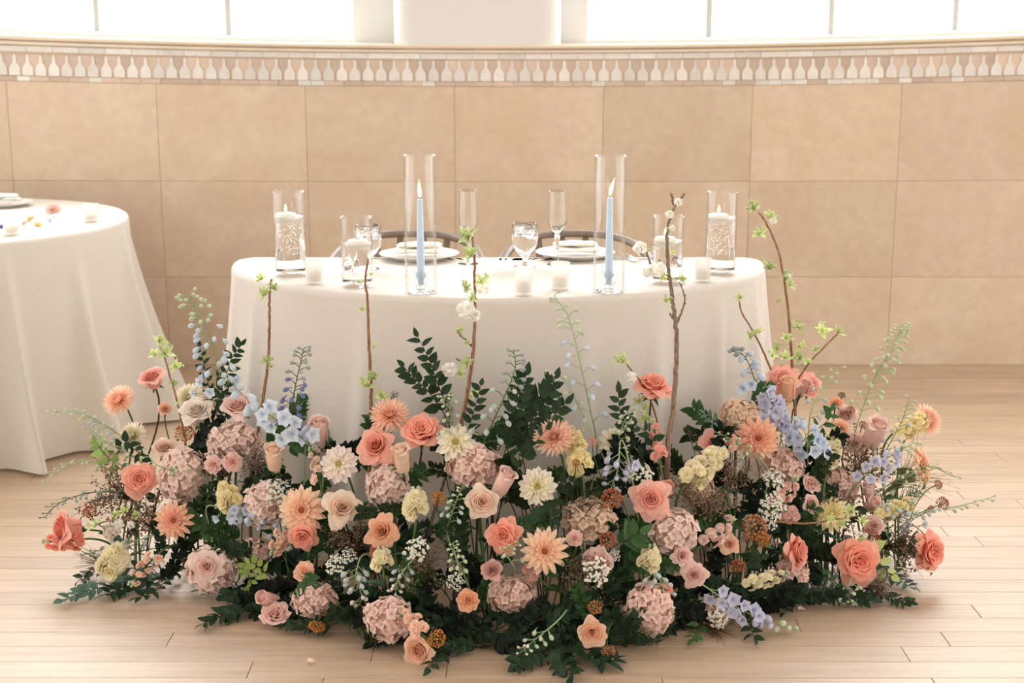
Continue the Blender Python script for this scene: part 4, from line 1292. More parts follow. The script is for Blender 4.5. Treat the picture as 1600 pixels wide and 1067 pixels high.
def branch(pts_px, r0, r1, clusters, blossoms, label, dy=0.0, twigs=(), col=BRK, pale=G_YOUNG, name='budding_branch'):
    """woody branch; clusters: (px, py, size), blossoms: (px, py, size), twigs: polylines"""
    L = tall(pts_px, dy, bow=0.01); base = root(*pts_px[0]); Y0 = L[0].y; k = mpp(*pts_px[0], Y0)
    base.x = L[0].x * .7 + base.x * .3
    t = thing(name, label, 'branch', base); o = t.location; m = MB()
    sp = stem_pts(base, L[0], (L[2] - L[0]).normalized(), .3)
    pts = sp + L[1:]
    tube(m, [p + Vector((R.uniform(-1, 1), R.uniform(-1, 1), 0)) * r0 * .22 - o for p in pts], r0 * 1.12, r1 * 1.12, 8)
    for i in range(6, len(pts) - 1, 3):          # knuckles where buds broke
        i += R.choice((-1, 0, 0)); f = i / len(pts); rr_ = r0 + (r1 - r0) * f
        blob(m, pts[i] - o + Vector((R.choice((-1, 1)) * rr_ * .7, -rr_ * .3, 0)), rr_ * R.uniform(.55, .8), squash=(1, 1, 1.5), n=6, m=4)
    obj('branch_wood', m.mesh('branch_wood', M_BARK), t, None, col)
    for tw in twigs:
        Q = spline([at_Y(x, y, Y0 - .012 * i) for i, (x, y) in enumerate(tw)], 5); q = MB()
        tube(q, [p + Vector((R.uniform(-1, 1), 0, R.uniform(-1, 1))) * .0006 - o for p in Q], r1 * 1.25, r1 * .7, 6)
        for i in range(2, len(Q), 3): blob(q, Q[i] - o + Vector((R.choice((-1, 1)) * r1, 0, 0)), r1 * 1.1, n=5, m=3)
        obj('twig', q.mesh('twig', M_BARK), t, None, col)
    for x, y, s in clusters:
        p = at_Y(x, y, Y0 - .02); d = Vector((R.uniform(-.7, .7), -.35, R.uniform(.3, 1)))
        put('leaf_cluster', CLU[nth('clu', 4)], t, Matrix.Translation(p) @ frame(d) @ Matrix.Rotation(R.uniform(0, 6), 4, 'Z') @ Matrix.Scale(s / 2 * k * 1.4, 4), pale)
    for x, y, s in blossoms:
        p = at_Y(x, y, Y0 - .03)
        put('blossom', POM[nth('pom', 3)], t, Matrix.Translation(p) @ frame(Vector((R.uniform(-.5, .5), -1, .3))) @ Matrix.Scale(s / 2 * k, 4), *PAL['blossom'])
    return t

def headed(x, y, d, a, b, kind, pal, dy, label, name, stalkcol=G_STEM):
    Y = mound(x, y) + dy; P = at_Y(x, y, Y); s = d / 2 * mpp(x, y, Y)
    P.z = max(P.z, s * .8)
    n = facing(a, b); BL.append((x, y, d, label)); base = root(x, y); t = thing(name, label, 'flower', base)
    src = LACE if kind == 'lace' else BEAD
    g, h = src[nth(kind, len(src))]
    M = Matrix.Translation(P) @ frame(n) @ Matrix.Rotation(R.uniform(0, 6), 4, 'Z') @ Matrix.Scale(s, 4)
    hd = put('flower_head', h, t, M, *PAL[pal])
    obj('stalks', g, hd, None, stalkcol)
    pts = stem_pts(base, P - n * s * .6, n); stem(t, pts, .0016, stalkcol)
    return t

def filler(x, y, size, ang_, kind, pal, dy, label, group=None, name='airy_filler', el=20, stalk=None):
    """size in px; ang_: direction in the upright plane, 90 is up"""
    Y = mound(x, y) + dy; P = at_Y(x, y, Y); k = mpp(x, y, Y); base = root(x, y)
    d = Vector((cos(radians(ang_)), -sin(radians(el)), max(sin(radians(ang_)), -.25))).normalized()
    t = thing(name, label, 'foliage', base, group)
    Q = P - d * size * k * .5; Q.z = max(Q.z, .015)
    if kind in ('spray', 'grass'):
        g, h = (SPR if kind == 'spray' else GRS)[nth(kind, 3 if kind == 'spray' else 2)]
        M = Matrix.Translation(Q) @ frame(d) @ Matrix.Rotation(R.uniform(0, 6), 4, 'Z') @ Matrix.Scale(size * k, 4)
        put('fine_stalks', g, t, M, stalk or C('6b5a44'))
        if h: put('tiny_flowers', h, t, M, *PAL[pal])['kind'] = 'stuff'
    else:
        M = leafM(Q, d, (R.uniform(-.5, .5), -1, .4), size * k)
        put('frond', PLU[nth('plu', 2)], t, M, stalk or G_MID)
    stem(t, stem_pts(base, Q, d), .0016, stalk or G_STEM)
    return t

USED = set()
def deep_sprig(x, y, size, ang_, dy, col=G_SHADE, low=False):
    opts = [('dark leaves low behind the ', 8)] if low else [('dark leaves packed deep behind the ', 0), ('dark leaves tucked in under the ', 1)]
    best = None
    for q in BL:
        if not (215 < q[0] < 1385) or (low and (q[0] - x) ** 2 + (q[1] - y) ** 2 < (q[2] * .6) ** 2): continue
        for pre, un in opts:
            if len(q[3].split()) + len(pre.split()) > 16 or pre + q[3] in USED: continue
            qy = q[1] + (q[2] * .55 if un == 1 else 0)
            d2 = (q[0] - x) ** 2 + (qy - y) ** 2
            if best is None or d2 < best[0]: best = (d2, q[0], qy, pre + q[3])
    if best is None: return None
    if not low and best[0] > 50 ** 2: x, y = best[1] + R.uniform(-18, 18), best[2] + R.uniform(-5, 18)      # stand where the label says
    USED.add(best[3]); label = best[3]
    if x < 330: ang_ = R.uniform(0, 100)
    if x > 1270: ang_ = R.uniform(80, 180)
    Y = mound(x, y) + dy; P = at_Y(x, y, Y); k = mpp(x, y, Y)
    el = radians(R.uniform(-15, 12) if low else R.uniform(-20, 18)); a = radians(ang_)
    d = Vector((cos(a) * cos(el), -sin(el), sin(a) * cos(el))); s = size * k
    P.z = max(P.z, .02); tipz = P.z + d.z * s
    if tipz < .02: d.z = (.02 - P.z) / s
    t = thing('leafy_sprig', label, 'foliage', Vector((P.x - d.x * .05, P.y + .03, 0.004)), 'dark leaves inside the arrangement')
    sm, fm = DSP[nth('dsp', 5)]
    M = leafM(P, d, (R.uniform(-.6, .6), -1, R.uniform(0, .8)), s)
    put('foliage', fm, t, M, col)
    stem(t, [t.location.copy(), t.location.lerp(P, .5) + Vector((0, .01, 0)), P, P + d * s * .98], .0016, G_BROWN)
    return t
# ------------------------------------------------------------------ the arrangement, stem by stem (survey point, width, turn, lift)
TG = 'near the guest table'
for a in [
    # coral and salmon garden roses
    (238, 592, 46, -20, 62, 'cup', 'pinkcoral', .0, 'coral pink rose in profile, tallest rose at the guest table end'),
    (217, 750, 58, 22, 22, 'garden', 'coral', -.03, 'open coral garden rose with a ruffled heart beside the big blush hydrangea'),
    (104, 826, 68, -56, 14, 'cup', 'coral', -.02, 'coral garden rose in profile at the guest table tip, over peach stock'),
    (474, 838, 50, 5, -12, 'garden', 'coral', -.035, 'coral ruffled rose tucked under a large peach dahlia'),
    (588, 697, 62, -18, 30, 'open', 'coral', -.02, 'coral rose with one folded petal, lower of two under the peach chrysanthemum'),
    (658, 674, 68, 0, 48, 'garden', 'coral', -.01, 'full coral garden rose seen from its side, beside a cream dahlia'),
    (787, 838, 58, -8, 14, 'garden', 'coral2', -.04, 'coral rose with a deep red heart beside the big peach dahlia at centre'),
    (1017, 779, 64, -10, 20, 'open', 'pinkcoral', -.04, 'pink coral rose with pointed petals above a blush hydrangea'),
    (1020, 604, 62, 8, 66, 'garden', 'coral', .0, 'ruffled coral rose in profile beside the thick bare branch'),
    (1243, 862, 62, 58, 12, 'garden', 'coral', -.03, 'coral rose turned sideways above the cream stock that lies low'),
    (1340, 876, 76, 2, 14, 'garden', 'coral2', -.04, 'largest open coral garden rose, low beside dark stems over the bare floor'),
    (1452, 862, 66, 34, 12, 'garden', 'coral2', -.02, 'coral garden rose hovering over the bare floor at the far tip'),
    (1222, 594, 56, -8, 38, 'garden', 'pinkcoral', .02, 'coral rose behind a pale upright rosebud, above the blue delphinium'),
    # peach, apricot and cream roses
    (534, 793, 60, 8, 34, 'open', 'cream', -.03, 'cream rose with an apricot heart beside a large peach dahlia'),
    (597, 830, 52, -16, 22, 'open', 'orange', -.035, 'apricot orange rose above the small cream stock'),
    (753, 785, 56, 6, 18, 'cup', 'cream', -.03, 'half-open cream peach rose above the coral rose at centre'),
    (655, 1020, 54, -20, 4, 'cup', 'peach', -.02, 'peach rose resting low on the floor below a blush hydrangea'),
    (925, 988, 50, -4, 12, 'cup', 'peach', -.03, 'pale peach rose low at the front above dark leaves'),
    (1140, 850, 33, 8, 28, 'open', 'peach', -.02, 'small pale peach rose beside stock florets and rust berries'),
    (258, 702, 42, 10, 60, 'cup', 'cream', .03, 'pale peach rose half hidden behind the big blush hydrangea'),
    (935, 878, 52, -12, 30, 'cup', 'pink', -.01, 'dusty pink rose behind a white lace flower'),
    (322, 884, 54, 2, 14, 'open', 'blush', -.05, 'blush rose nestled in front of a low blush hydrangea'),
    (308, 645, 58, -6, 58, 'cup', 'white', -.02, 'large white rose in profile in front of a white dahlia'),
    (372, 637, 56, 0, 55, 'cup', 'blush', .0, 'blush white rose in profile behind pale blue delphinium florets'),
    (1122, 697, 66, -14, 56, 'cup', 'pinkcoral', .03, 'pink rose with a red heart behind the pale yellow stock'),
    (1066, 868, 34, 14, 20, 'open', 'pink', -.03, 'small pink rose turned aside below the round blush hydrangea'),
    (1085, 898, 42, 4, 22, 'open', 'pink', -.03, 'dusty pink rose, lower of the pair below the round hydrangea'),
    (333, 726, 32, -8, 24, 'ranun', 'pink', -.03, 'small pink spray rose, one of a pair, on the guest table side'),
    (363, 722, 35, 8, 22, 'ranun', 'pink', -.03, 'small pink spray rose, the fuller of a pair, beside grey blossom'),
    (898, 841, 30, 10, 30, 'ranun', 'pink', -.02, 'tiny pink spray rose peeping behind the big peach dahlia'),
    (770, 892, 38, -20, 40, 'cup', 'dusty', -.01, 'dusky pink rose in shade under the coral rose at centre'),
    (1268, 755, 38, 30, 40, 'ranun', 'pink', .0, 'pink spray rose behind two white lace flowers'),
    (1266, 788, 34, 30, 30, 'cup', 'pink', -.01, 'pink spray rose under another, beside pink stock'),
    (1320, 650, 42, 10, 50, 'cup', 'blush', .04, 'blush rose behind small orange heads and a green spike'),
    (1336, 694, 40, -10, 30, 'cup', 'blush', .03, 'blush rose behind the pale yellow stock and the rosebud on its slanting stem'),
    (1365, 822, 36, -16, 34, 'cup', 'pink', -.02, 'pink rose above the largest open coral rose'),
    (258, 640, 24, 20, 40, 'cup', 'peach', .05, 'small peach rose peeping out behind the white rose'),
    # opening buds
    (627, 716, 42, -12, 68, 'bud', 'cream', -.04, 'tall cream rosebud upright below two coral roses'),
    (787, 752, 44, 42, 58, 'bud', 'blush', -.03, 'pale blush rosebud slanting towards a white dahlia'),
    (1231, 608, 38, 0, 74, 'bud', 'peach', -.03, 'upright pale peach rosebud in front of a coral rose'),
    (1368, 676, 50, 18, 56, 'bud', 'blush', -.03, 'plump pale blush rosebud on a slanting stem before yellow stock'),
    (428, 713, 42, 6, 60, 'bud', 'cream', -.03, 'cream rosebud with a blue floret caught on it'),
    (498, 675, 48, 14, 60, 'bud', 'blush', -.01, 'ivory rosebud against the tablecloth beside a blue delphinium'),
    (1358, 766, 28, -20, 60, 'bud', 'blush', -.02, 'small blush bud, upper of two on a forked stem'),
    (1363, 787, 28, 12, 40, 'bud', 'blush', -.02, 'small blush bud, lower of two on a forked stem'),
    (418, 935, 34, -40, 30, 'bud', 'pink', -.03, 'pink rosebud above a ruffled pink bloom near the floor'),
    (1040, 767, 34, 10, 40, 'bud', 'orange', .0, 'round orange bud behind the pink coral rose'),
    (1255, 605, 30, 20, 50, 'bud', 'pink', .03, 'pink bud beside the coral rose over blue delphinium'),
]: rose(*a)
for a in [
    (731, 938, 40, 0, 18, 'ranun', 'orange', -.03, 'small open orange ranunculus alone in the dark centre'),
    (476, 893, 38, -6, 40, 'ranun', 'peach', -.03, 'frilly peach ranunculus beside white lace sprays'),
    (430, 963, 54, -10, 62, 'ranun', 'pink', -.03, 'ruffled pink ranunculus in profile just above the floor'),
    (1306, 629, 26, -4, 62, 'ranun', 'orange', .0, 'small bright orange ranunculus on a green stalk'),
    (1312, 668, 34, 6, 40, 'ranun', 'peach', -.02, 'small peach ranunculus over pale yellow stock'),
    (1262, 601, 50, 16, 40, 'ranun', 'pinkcoral', .04, 'frilled coral carnation beside the upright pale rosebud'),
    (592, 864, 38, -30, 10, 'ranun', 'terra', .0, 'small brick-brown ranunculus behind cream stock'),
    (1055, 884, 36, -10, 30, 'ranun', 'blush', .01, 'blush ranunculus deep between two pink roses'),
    (1040, 922, 26, 0, 10, 'ranun', 'coral', -.05, 'small coral ranunculus caught among green white buds'),
]:
    if a[2]: rose(*a, name='carnation' if 'carnation' in a[8] else 'ranunculus')
for a in [
    # dahlias and chrysanthemums
    (272, 813, 62, 2, 18, 'dahlia', 'deep', -.05, 'peach dahlia with yellow tips beside yellow stock'),
    (472, 797, 78, -4, 20, 'dahlia', 'apricot', -.05, 'large peach dahlia with a deep red eye beside a cream rose'),
    (851, 861, 76, 2, 16, 'dahlia', 'apricot', -.05, 'large pale peach dahlia facing out at centre, by the coral rose'),
    (1184, 685, 72, -2, 18, 'dahlia', 'deep', -.04, 'deep orange dahlia under a tan hydrangea'),
    (1300, 803, 60, -30, 40, 'dahlia', 'yellow', -.03, 'straw yellow dahlia tipped away above the big coral rose'),
    (1440, 728, 72, 62, 22, 'dahlia', 'apricot', .0, 'peach dahlia in profile at the far end over fine stalks'),
]:
    if a[2]: daisy(*a)
for a in [
    (188, 627, 56, -34, 46, 'mum', 'salmon', .0, 'peach chrysanthemum in profile on a long stem before the guest table'),
    (609, 651, 66, 2, 56, 'mum', 'salmon', -.01, 'peach chrysanthemum above two coral roses'),
    (866, 684, 68, -22, 42, 'mum', 'salmon', -.03, 'peach chrysanthemum on a long stem beside yellow stock'),
    (1446, 657, 56, 46, 36, 'mum', 'salmon', .02, 'pink peach chrysanthemum half behind yellow stock at the far end'),
    (296, 622, 50, -8, 50, 'mum', 'whiteyel', .03, 'shaggy white chrysanthemum behind the large white rose'),
    (208, 682, 50, -26, 46, 'mum', 'whiteyel', .0, 'shaggy white chrysanthemum leaning below the peach one before the guest table'),
]: daisy(*a, name='chrysanthemum')
for a in [
    (530, 725, 62, -8, 24, 'white', 'whitepink', -.03, 'white dahlia flushed pink at its edge beside pale peach florets'),
    (712, 692, 66, 0, 40, 'white', 'whiteyel', -.02, 'cream dahlia drooping its petals beside a coral garden rose'),
    (840, 760, 62, -4, 18, 'white', 'whiteyel', -.04, 'white dahlia with a yellow eye standing clear at centre'),
    (960, 690, 54, 10, 46, 'white', 'whiteyel', .02, 'white dahlia behind the lilac delphinium bells'),
]:
    if a[2]: daisy(*a)
for a in [
    (287, 742, 84, 96, 'hyd', .0, 'big blush hydrangea behind the coral rose with the ruffled heart'),
    (366, 690, 92, 66, 'hyd', .03, 'blush hydrangea behind a pair of small pink roses'),
    (328, 890, 86, 76, 'hyd', .0, 'low blush hydrangea holding a blush rose, over the floor'),
    (412, 790, 66, 84, 'hyd', .0, 'blush hydrangea with blue bells across it, beside the large dahlia'),
    (606, 758, 74, 88, 'hyd', .03, 'blush hydrangea behind a tall cream rosebud'),
    (742, 728, 94, 74, 'hyd2', .02, 'tan pink hydrangea beside the cream dahlia'),
    (608, 967, 82, 76, 'hyd2', -.02, 'low blush hydrangea touching peach stock near the floor'),
    (492, 938, 84, 56, 'hyd2', .0, 'flat blush hydrangea low behind ruffled pink blooms'),
    (920, 812, 86, 76, 'tan', .03, 'tan hydrangea veiled by dark grass at centre'),
    (1050, 832, 88, 80, 'hyd', -.01, 'round blush hydrangea under the pink coral rose'),
    (1155, 650, 72, 62, 'tan', .02, 'golden tan hydrangea above the deep orange dahlia'),
    (1016, 950, 78, 92, 'hyd2', -.02, 'tall blush hydrangea under green white buds near the floor'),
    (1238, 893, 56, 74, 'hyd2', .03, 'blush hydrangea in shade behind the sideways coral rose'),
    (1222, 728, 76, 66, 'hyd2', .04, 'pink hydrangea behind the deep orange dahlia and lace flowers'),
    (1308, 760, 74, 60, 'hyd2', .05, 'pink tan hydrangea deep under two yellow stocks'),
    (800, 930, 82, 66, 'hyd2', .05, 'shadowed pink hydrangea deep in the dark centre'),
    (1090, 765, 56, 50, 'tan', .05, 'tan hydrangea behind pale brown sprays and yellow stock'),
    (1115, 960, 56, 50, 'tan', .03, 'small tan hydrangea in shade among low blue delphinium'),
    (400, 860, 60, 46, 'hyd2', .05, 'blush hydrangea in shade under hanging blue bells'),
]:
    if a[2]: hydrangea(*a)
for a in [
    ([(176, 886), (186, 860)], 62, 'paleyel', -.03, 'pale yellow stock over the floor beside a peach spike', 16),
    ([(362, 786), (352, 762)], 50, 'yellow', -.03, 'yellow stock beside the peach dahlia with yellow tips', 13),
    ([(650, 800), (650, 772)], 52, 'paleyel', -.04, 'cream yellow stock in a round head under a cream rosebud', 14),
    ([(598, 884), (596, 864)], 44, 'paleyel', -.05, 'small cream stock below the apricot orange rose', 10),
    ([(908, 735), (900, 700), (893, 676)], 50, 'yellow', .0, 'tall yellow stock behind the peach chrysanthemum on its long stem', 18),
    ([(1080, 745), (1102, 726), (1122, 708)], 60, 'paleyel', -.03, 'large pale yellow stock slanting beside the pink rose', 18),
    ([(1014, 882), (1018, 860)], 46, 'paleyel', -.05, 'small cream stock in front of the round blush hydrangea', 11),
    ([(1166, 910), (1194, 906), (1224, 896)], 36, 'paleyel', -.03, 'cream stock lying level low over the bare floor', 16),
    ([(1294, 722), (1298, 698), (1304, 676)], 46, 'paleyel', -.03, 'pale yellow stock upright under a small peach ranunculus', 16),
    ([(1404, 672), (1424, 665), (1440, 656)], 46, 'yellow', .0, 'yellow stock reaching out at the far end before a pink chrysanthemum', 13),
    ([(1374, 802), (1398, 795), (1420, 788)], 40, 'yellow', -.02, 'deeper yellow stock low at the far end over fine stalks', 13),
    ([(245, 868), (228, 884), (208, 908)], 34, 'salmon', -.04, 'peach stock spike drooping to the floor beside pale yellow stock', 11),
    ([(132, 842), (104, 846), (76, 846)], 40, 'coral2', .0, 'coral peach stock behind the profile rose at the guest table tip', 13),
    ([(500, 752), (497, 728), (488, 705)], 34, 'cream', -.02, 'pale peach stock beside the white pink-flushed dahlia', 10),
    ([(1030, 715), (1026, 692), (1020, 662)], 34, 'pinkcoral', -.01, 'pink stock spike beside the thick bare branch', 13),
    ([(1104, 846), (1122, 834), (1140, 814)], 40, 'blush', -.03, 'blush peach stock ending in pale buds beside rust berries', 12),
    ([(1212, 788), (1228, 772), (1240, 752)], 38, 'pink', -.01, 'pink stock beside two white lace flowers', 11),
    ([(658, 990), (650, 972), (632, 962)], 42, 'salmon', -.04, 'peach stock against the low blush hydrangea near the floor', 12),
    ([(445, 830), (430, 860)], 40, 'salmon', .02, 'peach stock deep under blue bells', 8),
    ([(1240, 805), (1222, 800)], 40, 'pink', .01, 'pale pink stock under the lower white lace flower', 8),
    ([(840, 900), (824, 880)], 40, 'dusty', .02, 'dusky pink stock in shade below the large dahlia at centre', 8),
    ([(182, 838), (168, 826)], 34, 'white', .0, 'white stock beside rust berries at the guest table end', 8),
]:
    if a[1]: stock(*a)
# delphiniums
for a in [
    ([(345, 640), (344, 590), (330, 530), (308, 486), (292, 462)], 'paleblue', 'tall delphinium with pale blue bells and a curled green tip, nearest the guest table', 38, 5, .05, 46, 13, 'greenbud'),
    ([(490, 702), (455, 670), (420, 648), (385, 622), (340, 574)], 'paleblue', 'pale blue delphinium leaning with wide open florets beside the white rose', 8, 9, -.02, 26, 21, 'greenblue'),
    ([(440, 690), (455, 640), (462, 600), (470, 565), (474, 545)], 'violet', 'grey violet delphinium spike against the tablecloth beside an ivory rosebud', 26, 1, .03, 30, 12, 'greybud'),
    ([(480, 690), (486, 665)], 'blue', 'small blue delphinium shoot beside the ivory rosebud', 2, 4, -.01, 16, 18, 'greenblue'),
    ([(930, 675), (918, 620), (905, 560), (895, 520), (886, 490), (866, 462)], 'paleblue', 'thin pale delphinium rising over the table rim at centre', 22, 0, .05, 38, 13, 'greenbud'),
    ([(748, 708), (770, 660), (790, 615), (805, 575), (802, 545)], 'greenblue', 'grey blue delphinium spike in front of dark leaves', 24, 0, .03, 36, 13, 'greybud'),
    ([(1205, 700), (1190, 640), (1178, 590), (1162, 555), (1140, 548)], 'blue', 'blue delphinium with a bent tip over the tan hydrangea', 12, 8, .05, 28, 15, 'greybud'),
    ([(1226, 702), (1212, 660), (1200, 610)], 'lilac', 'lilac delphinium full of florets behind the deep orange dahlia', 2, 15, .03, 24, 19, 'lilac'),
    ([(968, 700), (966, 730), (955, 762)], 'lilac', 'lilac delphinium with hanging bells beside a white dahlia', 12, 1, -.03, 36, 14, 'lilac'),
    ([(1340, 660), (1362, 600), (1384, 560), (1400, 530), (1408, 508)], 'greenbud', 'tall pale green delphinium in bud over the far floor', 46, 0, .04, 34, 10, 'greenbud'),
    ([(1262, 690), (1268, 640), (1290, 600), (1308, 576)], 'greenblue', 'arching green delphinium with few buds over blue bells', 14, 0, .0, 28, 11, 'greenbud'),
    ([(1276, 720), (1262, 690), (1252, 655)], 'blue', 'blue delphinium with bell florets under the upright pale rosebud', 3, 10, -.02, 30, 17, 'greenblue'),
    ([(1330, 765), (1362, 735), (1392, 712), (1428, 692)], 'lilac', 'lilac delphinium slanting under yellow stock at the far end', 8, 9, .0, 26, 14, 'greenbud'),
    ([(1390, 812), (1440, 800), (1500, 790), (1555, 775)], 'greenblue', 'long delphinium reaching level beyond the far tip over bare floor', 18, 0, .0, 22, 10, 'greenbud'),
    ([(1100, 915), (1145, 945), (1185, 965), (1240, 982)], 'lilac', 'lilac blue delphinium sprawling low over the bare floor', 10, 11, -.03, 26, 18, 'greenbud'),
    ([(335, 790), (375, 800), (410, 815), (450, 850)], 'blue', 'green stemmed delphinium with hanging blue bells across a hydrangea', 14, 5, -.05, 30, 14, 'blue'),
    ([(560, 880), (556, 905), (566, 935), (545, 960)], 'greenblue', 'delphinium in pale green white buds drooping near the floor', 22, 0, -.05, 30, 12, 'whiteyel'),
    ([(1010, 890), (1030, 905), (1040, 935), (1030, 965)], 'greenblue', 'delphinium in pale buds hanging over the tall blush hydrangea', 18, 0, -.05, 26, 11, 'whiteyel'),
    ([(205, 692), (165, 665), (125, 645), (84, 642)], 'greenblue', 'budded delphinium arching out in front of the guest table cloth', 20, 0, .0, 24, 9, 'greenbud'),
    ([(190, 745), (140, 720), (100, 728), (76, 752)], 'greenbud', 'thin green delphinium curling down at the guest table tip', 18, 0, .02, 20, 7, 'greenbud'),
    ([(190, 768), (140, 770), (95, 785), (70, 808)], 'greybud', 'grey budded delphinium spreading over the floor above a coral rose', 20, 0, .0, 22, 8, 'greybud'),
    ([(300, 735), (270, 735), (240, 722), (228, 700)], 'greenbud', 'small green delphinium crossing in front of the big blush hydrangea', 12, 0, -.04, 18, 8, 'greenbud'),
    ([(700, 700), (705, 660), (700, 625), (690, 622)], 'greenbud', 'curled green delphinium tip above the cream dahlia', 16, 0, .02, 26, 9, 'greenbud'),
    ([(700, 820), (710, 790), (722, 760)], 'greenblue', 'green delphinium with few blue buds beside the cream peach rose', 14, 0, -.02, 24, 9, 'greenbud'),
    ([(720, 900), (712, 870), (708, 848)], 'greenbud', 'bright green budding shoot below the white lace flower', 14, 0, -.04, 22, 9, 'greenbud'),
    ([(965, 690), (975, 660), (990, 640)], 'greenbud', 'green budded delphinium behind dark sprigs at centre', 12, 0, .0, 22, 9, 'greenbud'),
    ([(1440, 830), (1400, 800), (1372, 790)], 'greenblue', 'grey green delphinium beneath the deeper yellow stock', 8, 3, .0, 22, 12, 'greenblue'),
    ([(1190, 720), (1150, 690), (1112, 672)], 'greenbud', 'curled green delphinium over the pink rose with a red heart', 12, 0, -.03, 22, 8, 'greenbud'),
    ([(936, 700), (912, 650), (880, 592), (850, 583)], 'greenbud', 'bowed thin green delphinium before the tablecloth at centre', 9, 0, .04, 16, 9, 'greenbud'),
    ([(222, 724), (195, 702), (165, 690), (138, 668)], 'greenbud', 'fine green delphinium crossing the lower shaggy white chrysanthemum stem', 16, 0, .01, 22, 8, 'greenbud'),
    ([(235, 838), (196, 850), (160, 858), (128, 868)], 'greenblue', 'grey green delphinium low between yellow stock and twig with white blossoms', 14, 0, .02, 22, 9, 'greenbud'),
    ([(1370, 770), (1412, 742), (1450, 728), (1488, 744)], 'greenbud', 'fine green delphinium curling down past the profile dahlia at the far end', 20, 0, .04, 24, 8, 'greenbud'),
    ([(1365, 735), (1392, 690), (1412, 650), (1420, 622)], 'greenblue', 'thin delphinium behind yellow stock and pink chrysanthemum over far floor', 18, 0, .05, 26, 9, 'greenbud'),
    ([(1330, 905), (1322, 930), (1330, 952)], 'greenbud', 'short green delphinium drooping to the floor under the largest coral rose', 12, 0, -.03, 22, 8, 'greenbud'),
    ([(640, 880), (622, 905), (618, 930)], 'greenblue', 'short green delphinium hanging beside small cream stock in the dark', 12, 0, -.04, 24, 10, 'whiteyel'),
    ([(860, 980), (835, 1000), (815, 1018)], 'greenbud', 'pale green buds hanging over the very front floor sprigs', 12, 0, -.03, 26, 10, 'whiteyel'),
    ([(800, 880), (790, 860), (812, 850)], 'greenbud', 'curled green shoot under the coral rose with deep red heart', 10, 0, -.02, 24, 8, 'greenbud'),
]: delphinium(*a)
# woody branches
branch([(408, 640), (419, 565), (421, 500), (421, 470), (424, 436)], .0042, .0026, [(410, 436, 22), (412, 462, 28), (430, 452, 24), (418, 565, 20), (424, 574, 12)], [], 'bare branch with few green buds at the cloth corner nearest the guest table', .06)
branch([(578, 672), (580, 610), (577, 545), (574, 470), (571, 440), (575, 404)], .0050, .0020, [(576, 604, 34), (584, 592, 24), (596, 620, 26), (563, 442, 12), (578, 430, 9), (586, 542, 13), (566, 484, 12)], [], 'slim brown branch with small buds crossing the short water cylinder', .05)
branch([(722, 660), (731, 610), (738, 560), (742, 500), (742, 455), (741, 405), (738, 368)], .0052, .0024, [(733, 372, 34), (735, 402, 34), (728, 452, 26), (752, 440, 26), (736, 468, 20), (714, 520, 22), (726, 536, 14), (730, 568, 24), (720, 585, 20), (742, 618, 30)], [(728, 484, 40), (755, 453, 26), (702, 577, 34), (742, 493, 26)], 'budding branch with double white blossoms beside the first blue taper', .05, twigs=[[(737, 540), (726, 530), (716, 520)], [(730, 572), (722, 566), (713, 560)]])
branch([(1042, 765), (1044, 690), (1053, 630), (1057, 560), (1056, 510), (1051, 470), (1046, 435), (1042, 385), (1046, 345), (1057, 318), (1070, 302)], .0074, .0022, [(1032, 434, 24), (1040, 470, 20), (1063, 438, 18), (1050, 340, 20), (1046, 360, 16), (1050, 395, 12), (1010, 392, 14)], [(1060, 316, 18), (1046, 335, 18), (1050, 357, 14), (1000, 388, 30), (1026, 420, 34), (1012, 425, 24)], 'thick rough-barked branch with white blossoms standing before the table', .05, twigs=[[(1058, 505), (1066, 485), (1070, 466), (1062, 440)], [(1054, 500), (1046, 490)], [(1052, 320), (1050, 308), (1048, 302)], [(1046, 432), (1034, 424), (1030, 405)], [(1020, 420), (1012, 400), (1010, 385)]], col=BRK2)
branch([(1240, 600), (1236, 545), (1232, 490), (1224, 430), (1214, 385), (1198, 350), (1186, 332)], .0042, .0022, [(1180, 328, 30), (1205, 340, 24), (1186, 366, 24), (1200, 420, 26), (1226, 438, 30), (1234, 446, 22), (1246, 512, 22), (1228, 530, 20), (1246, 542, 24), (1218, 470, 12)], [(1208, 345, 16), (1232, 432, 14)], 'tall slender budding branch standing clear against the tiled wall', .06)
branch([(1235, 612), (1262, 570), (1290, 540), (1312, 518)], .0032, .0018, [(1284, 518, 28), (1308, 520, 24), (1272, 548, 18), (1250, 560, 26), (1262, 566, 16)], [], 'short budding branch slanting out over the far floor', .05)
branch([(1210, 590), (1195, 555), (1178, 520), (1160, 490), (1155, 470)], .0030, .0018, [(1157, 466, 16), (1172, 528, 24), (1186, 520, 20), (1206, 555, 20), (1226, 560, 24), (1215, 545, 22)], [], 'thin bent branch with green buds over the blue delphinium tip', .05)
branch([(285, 665), (275, 620), (266, 590), (258, 560), (250, 545)], .0030, .0018, [(248, 534, 24), (258, 552, 30), (243, 555, 20), (272, 574, 28), (270, 600, 16), (278, 632, 12)], [], 'short branch with bright young leaves beside the tallest coral pink rose', .03)
branch([(1010, 612), (1000, 595), (984, 575), (974, 562)], .0024, .0016, [(970, 566, 28), (1005, 640, 24), (1012, 655, 24), (1000, 628, 22)], [(986, 590, 26)], 'short twig with green buds beside the ruffled coral rose', .02)
branch([(1215, 815), (1260, 818), (1300, 812), (1340, 806)], .0028, .0016, [(1332, 800, 26), (1345, 816, 26), (1312, 820, 20), (1300, 812, 18)], [(1342, 834, 12), (1352, 836, 12)], 'brown budding twig lying level above the sideways coral rose', -.06)
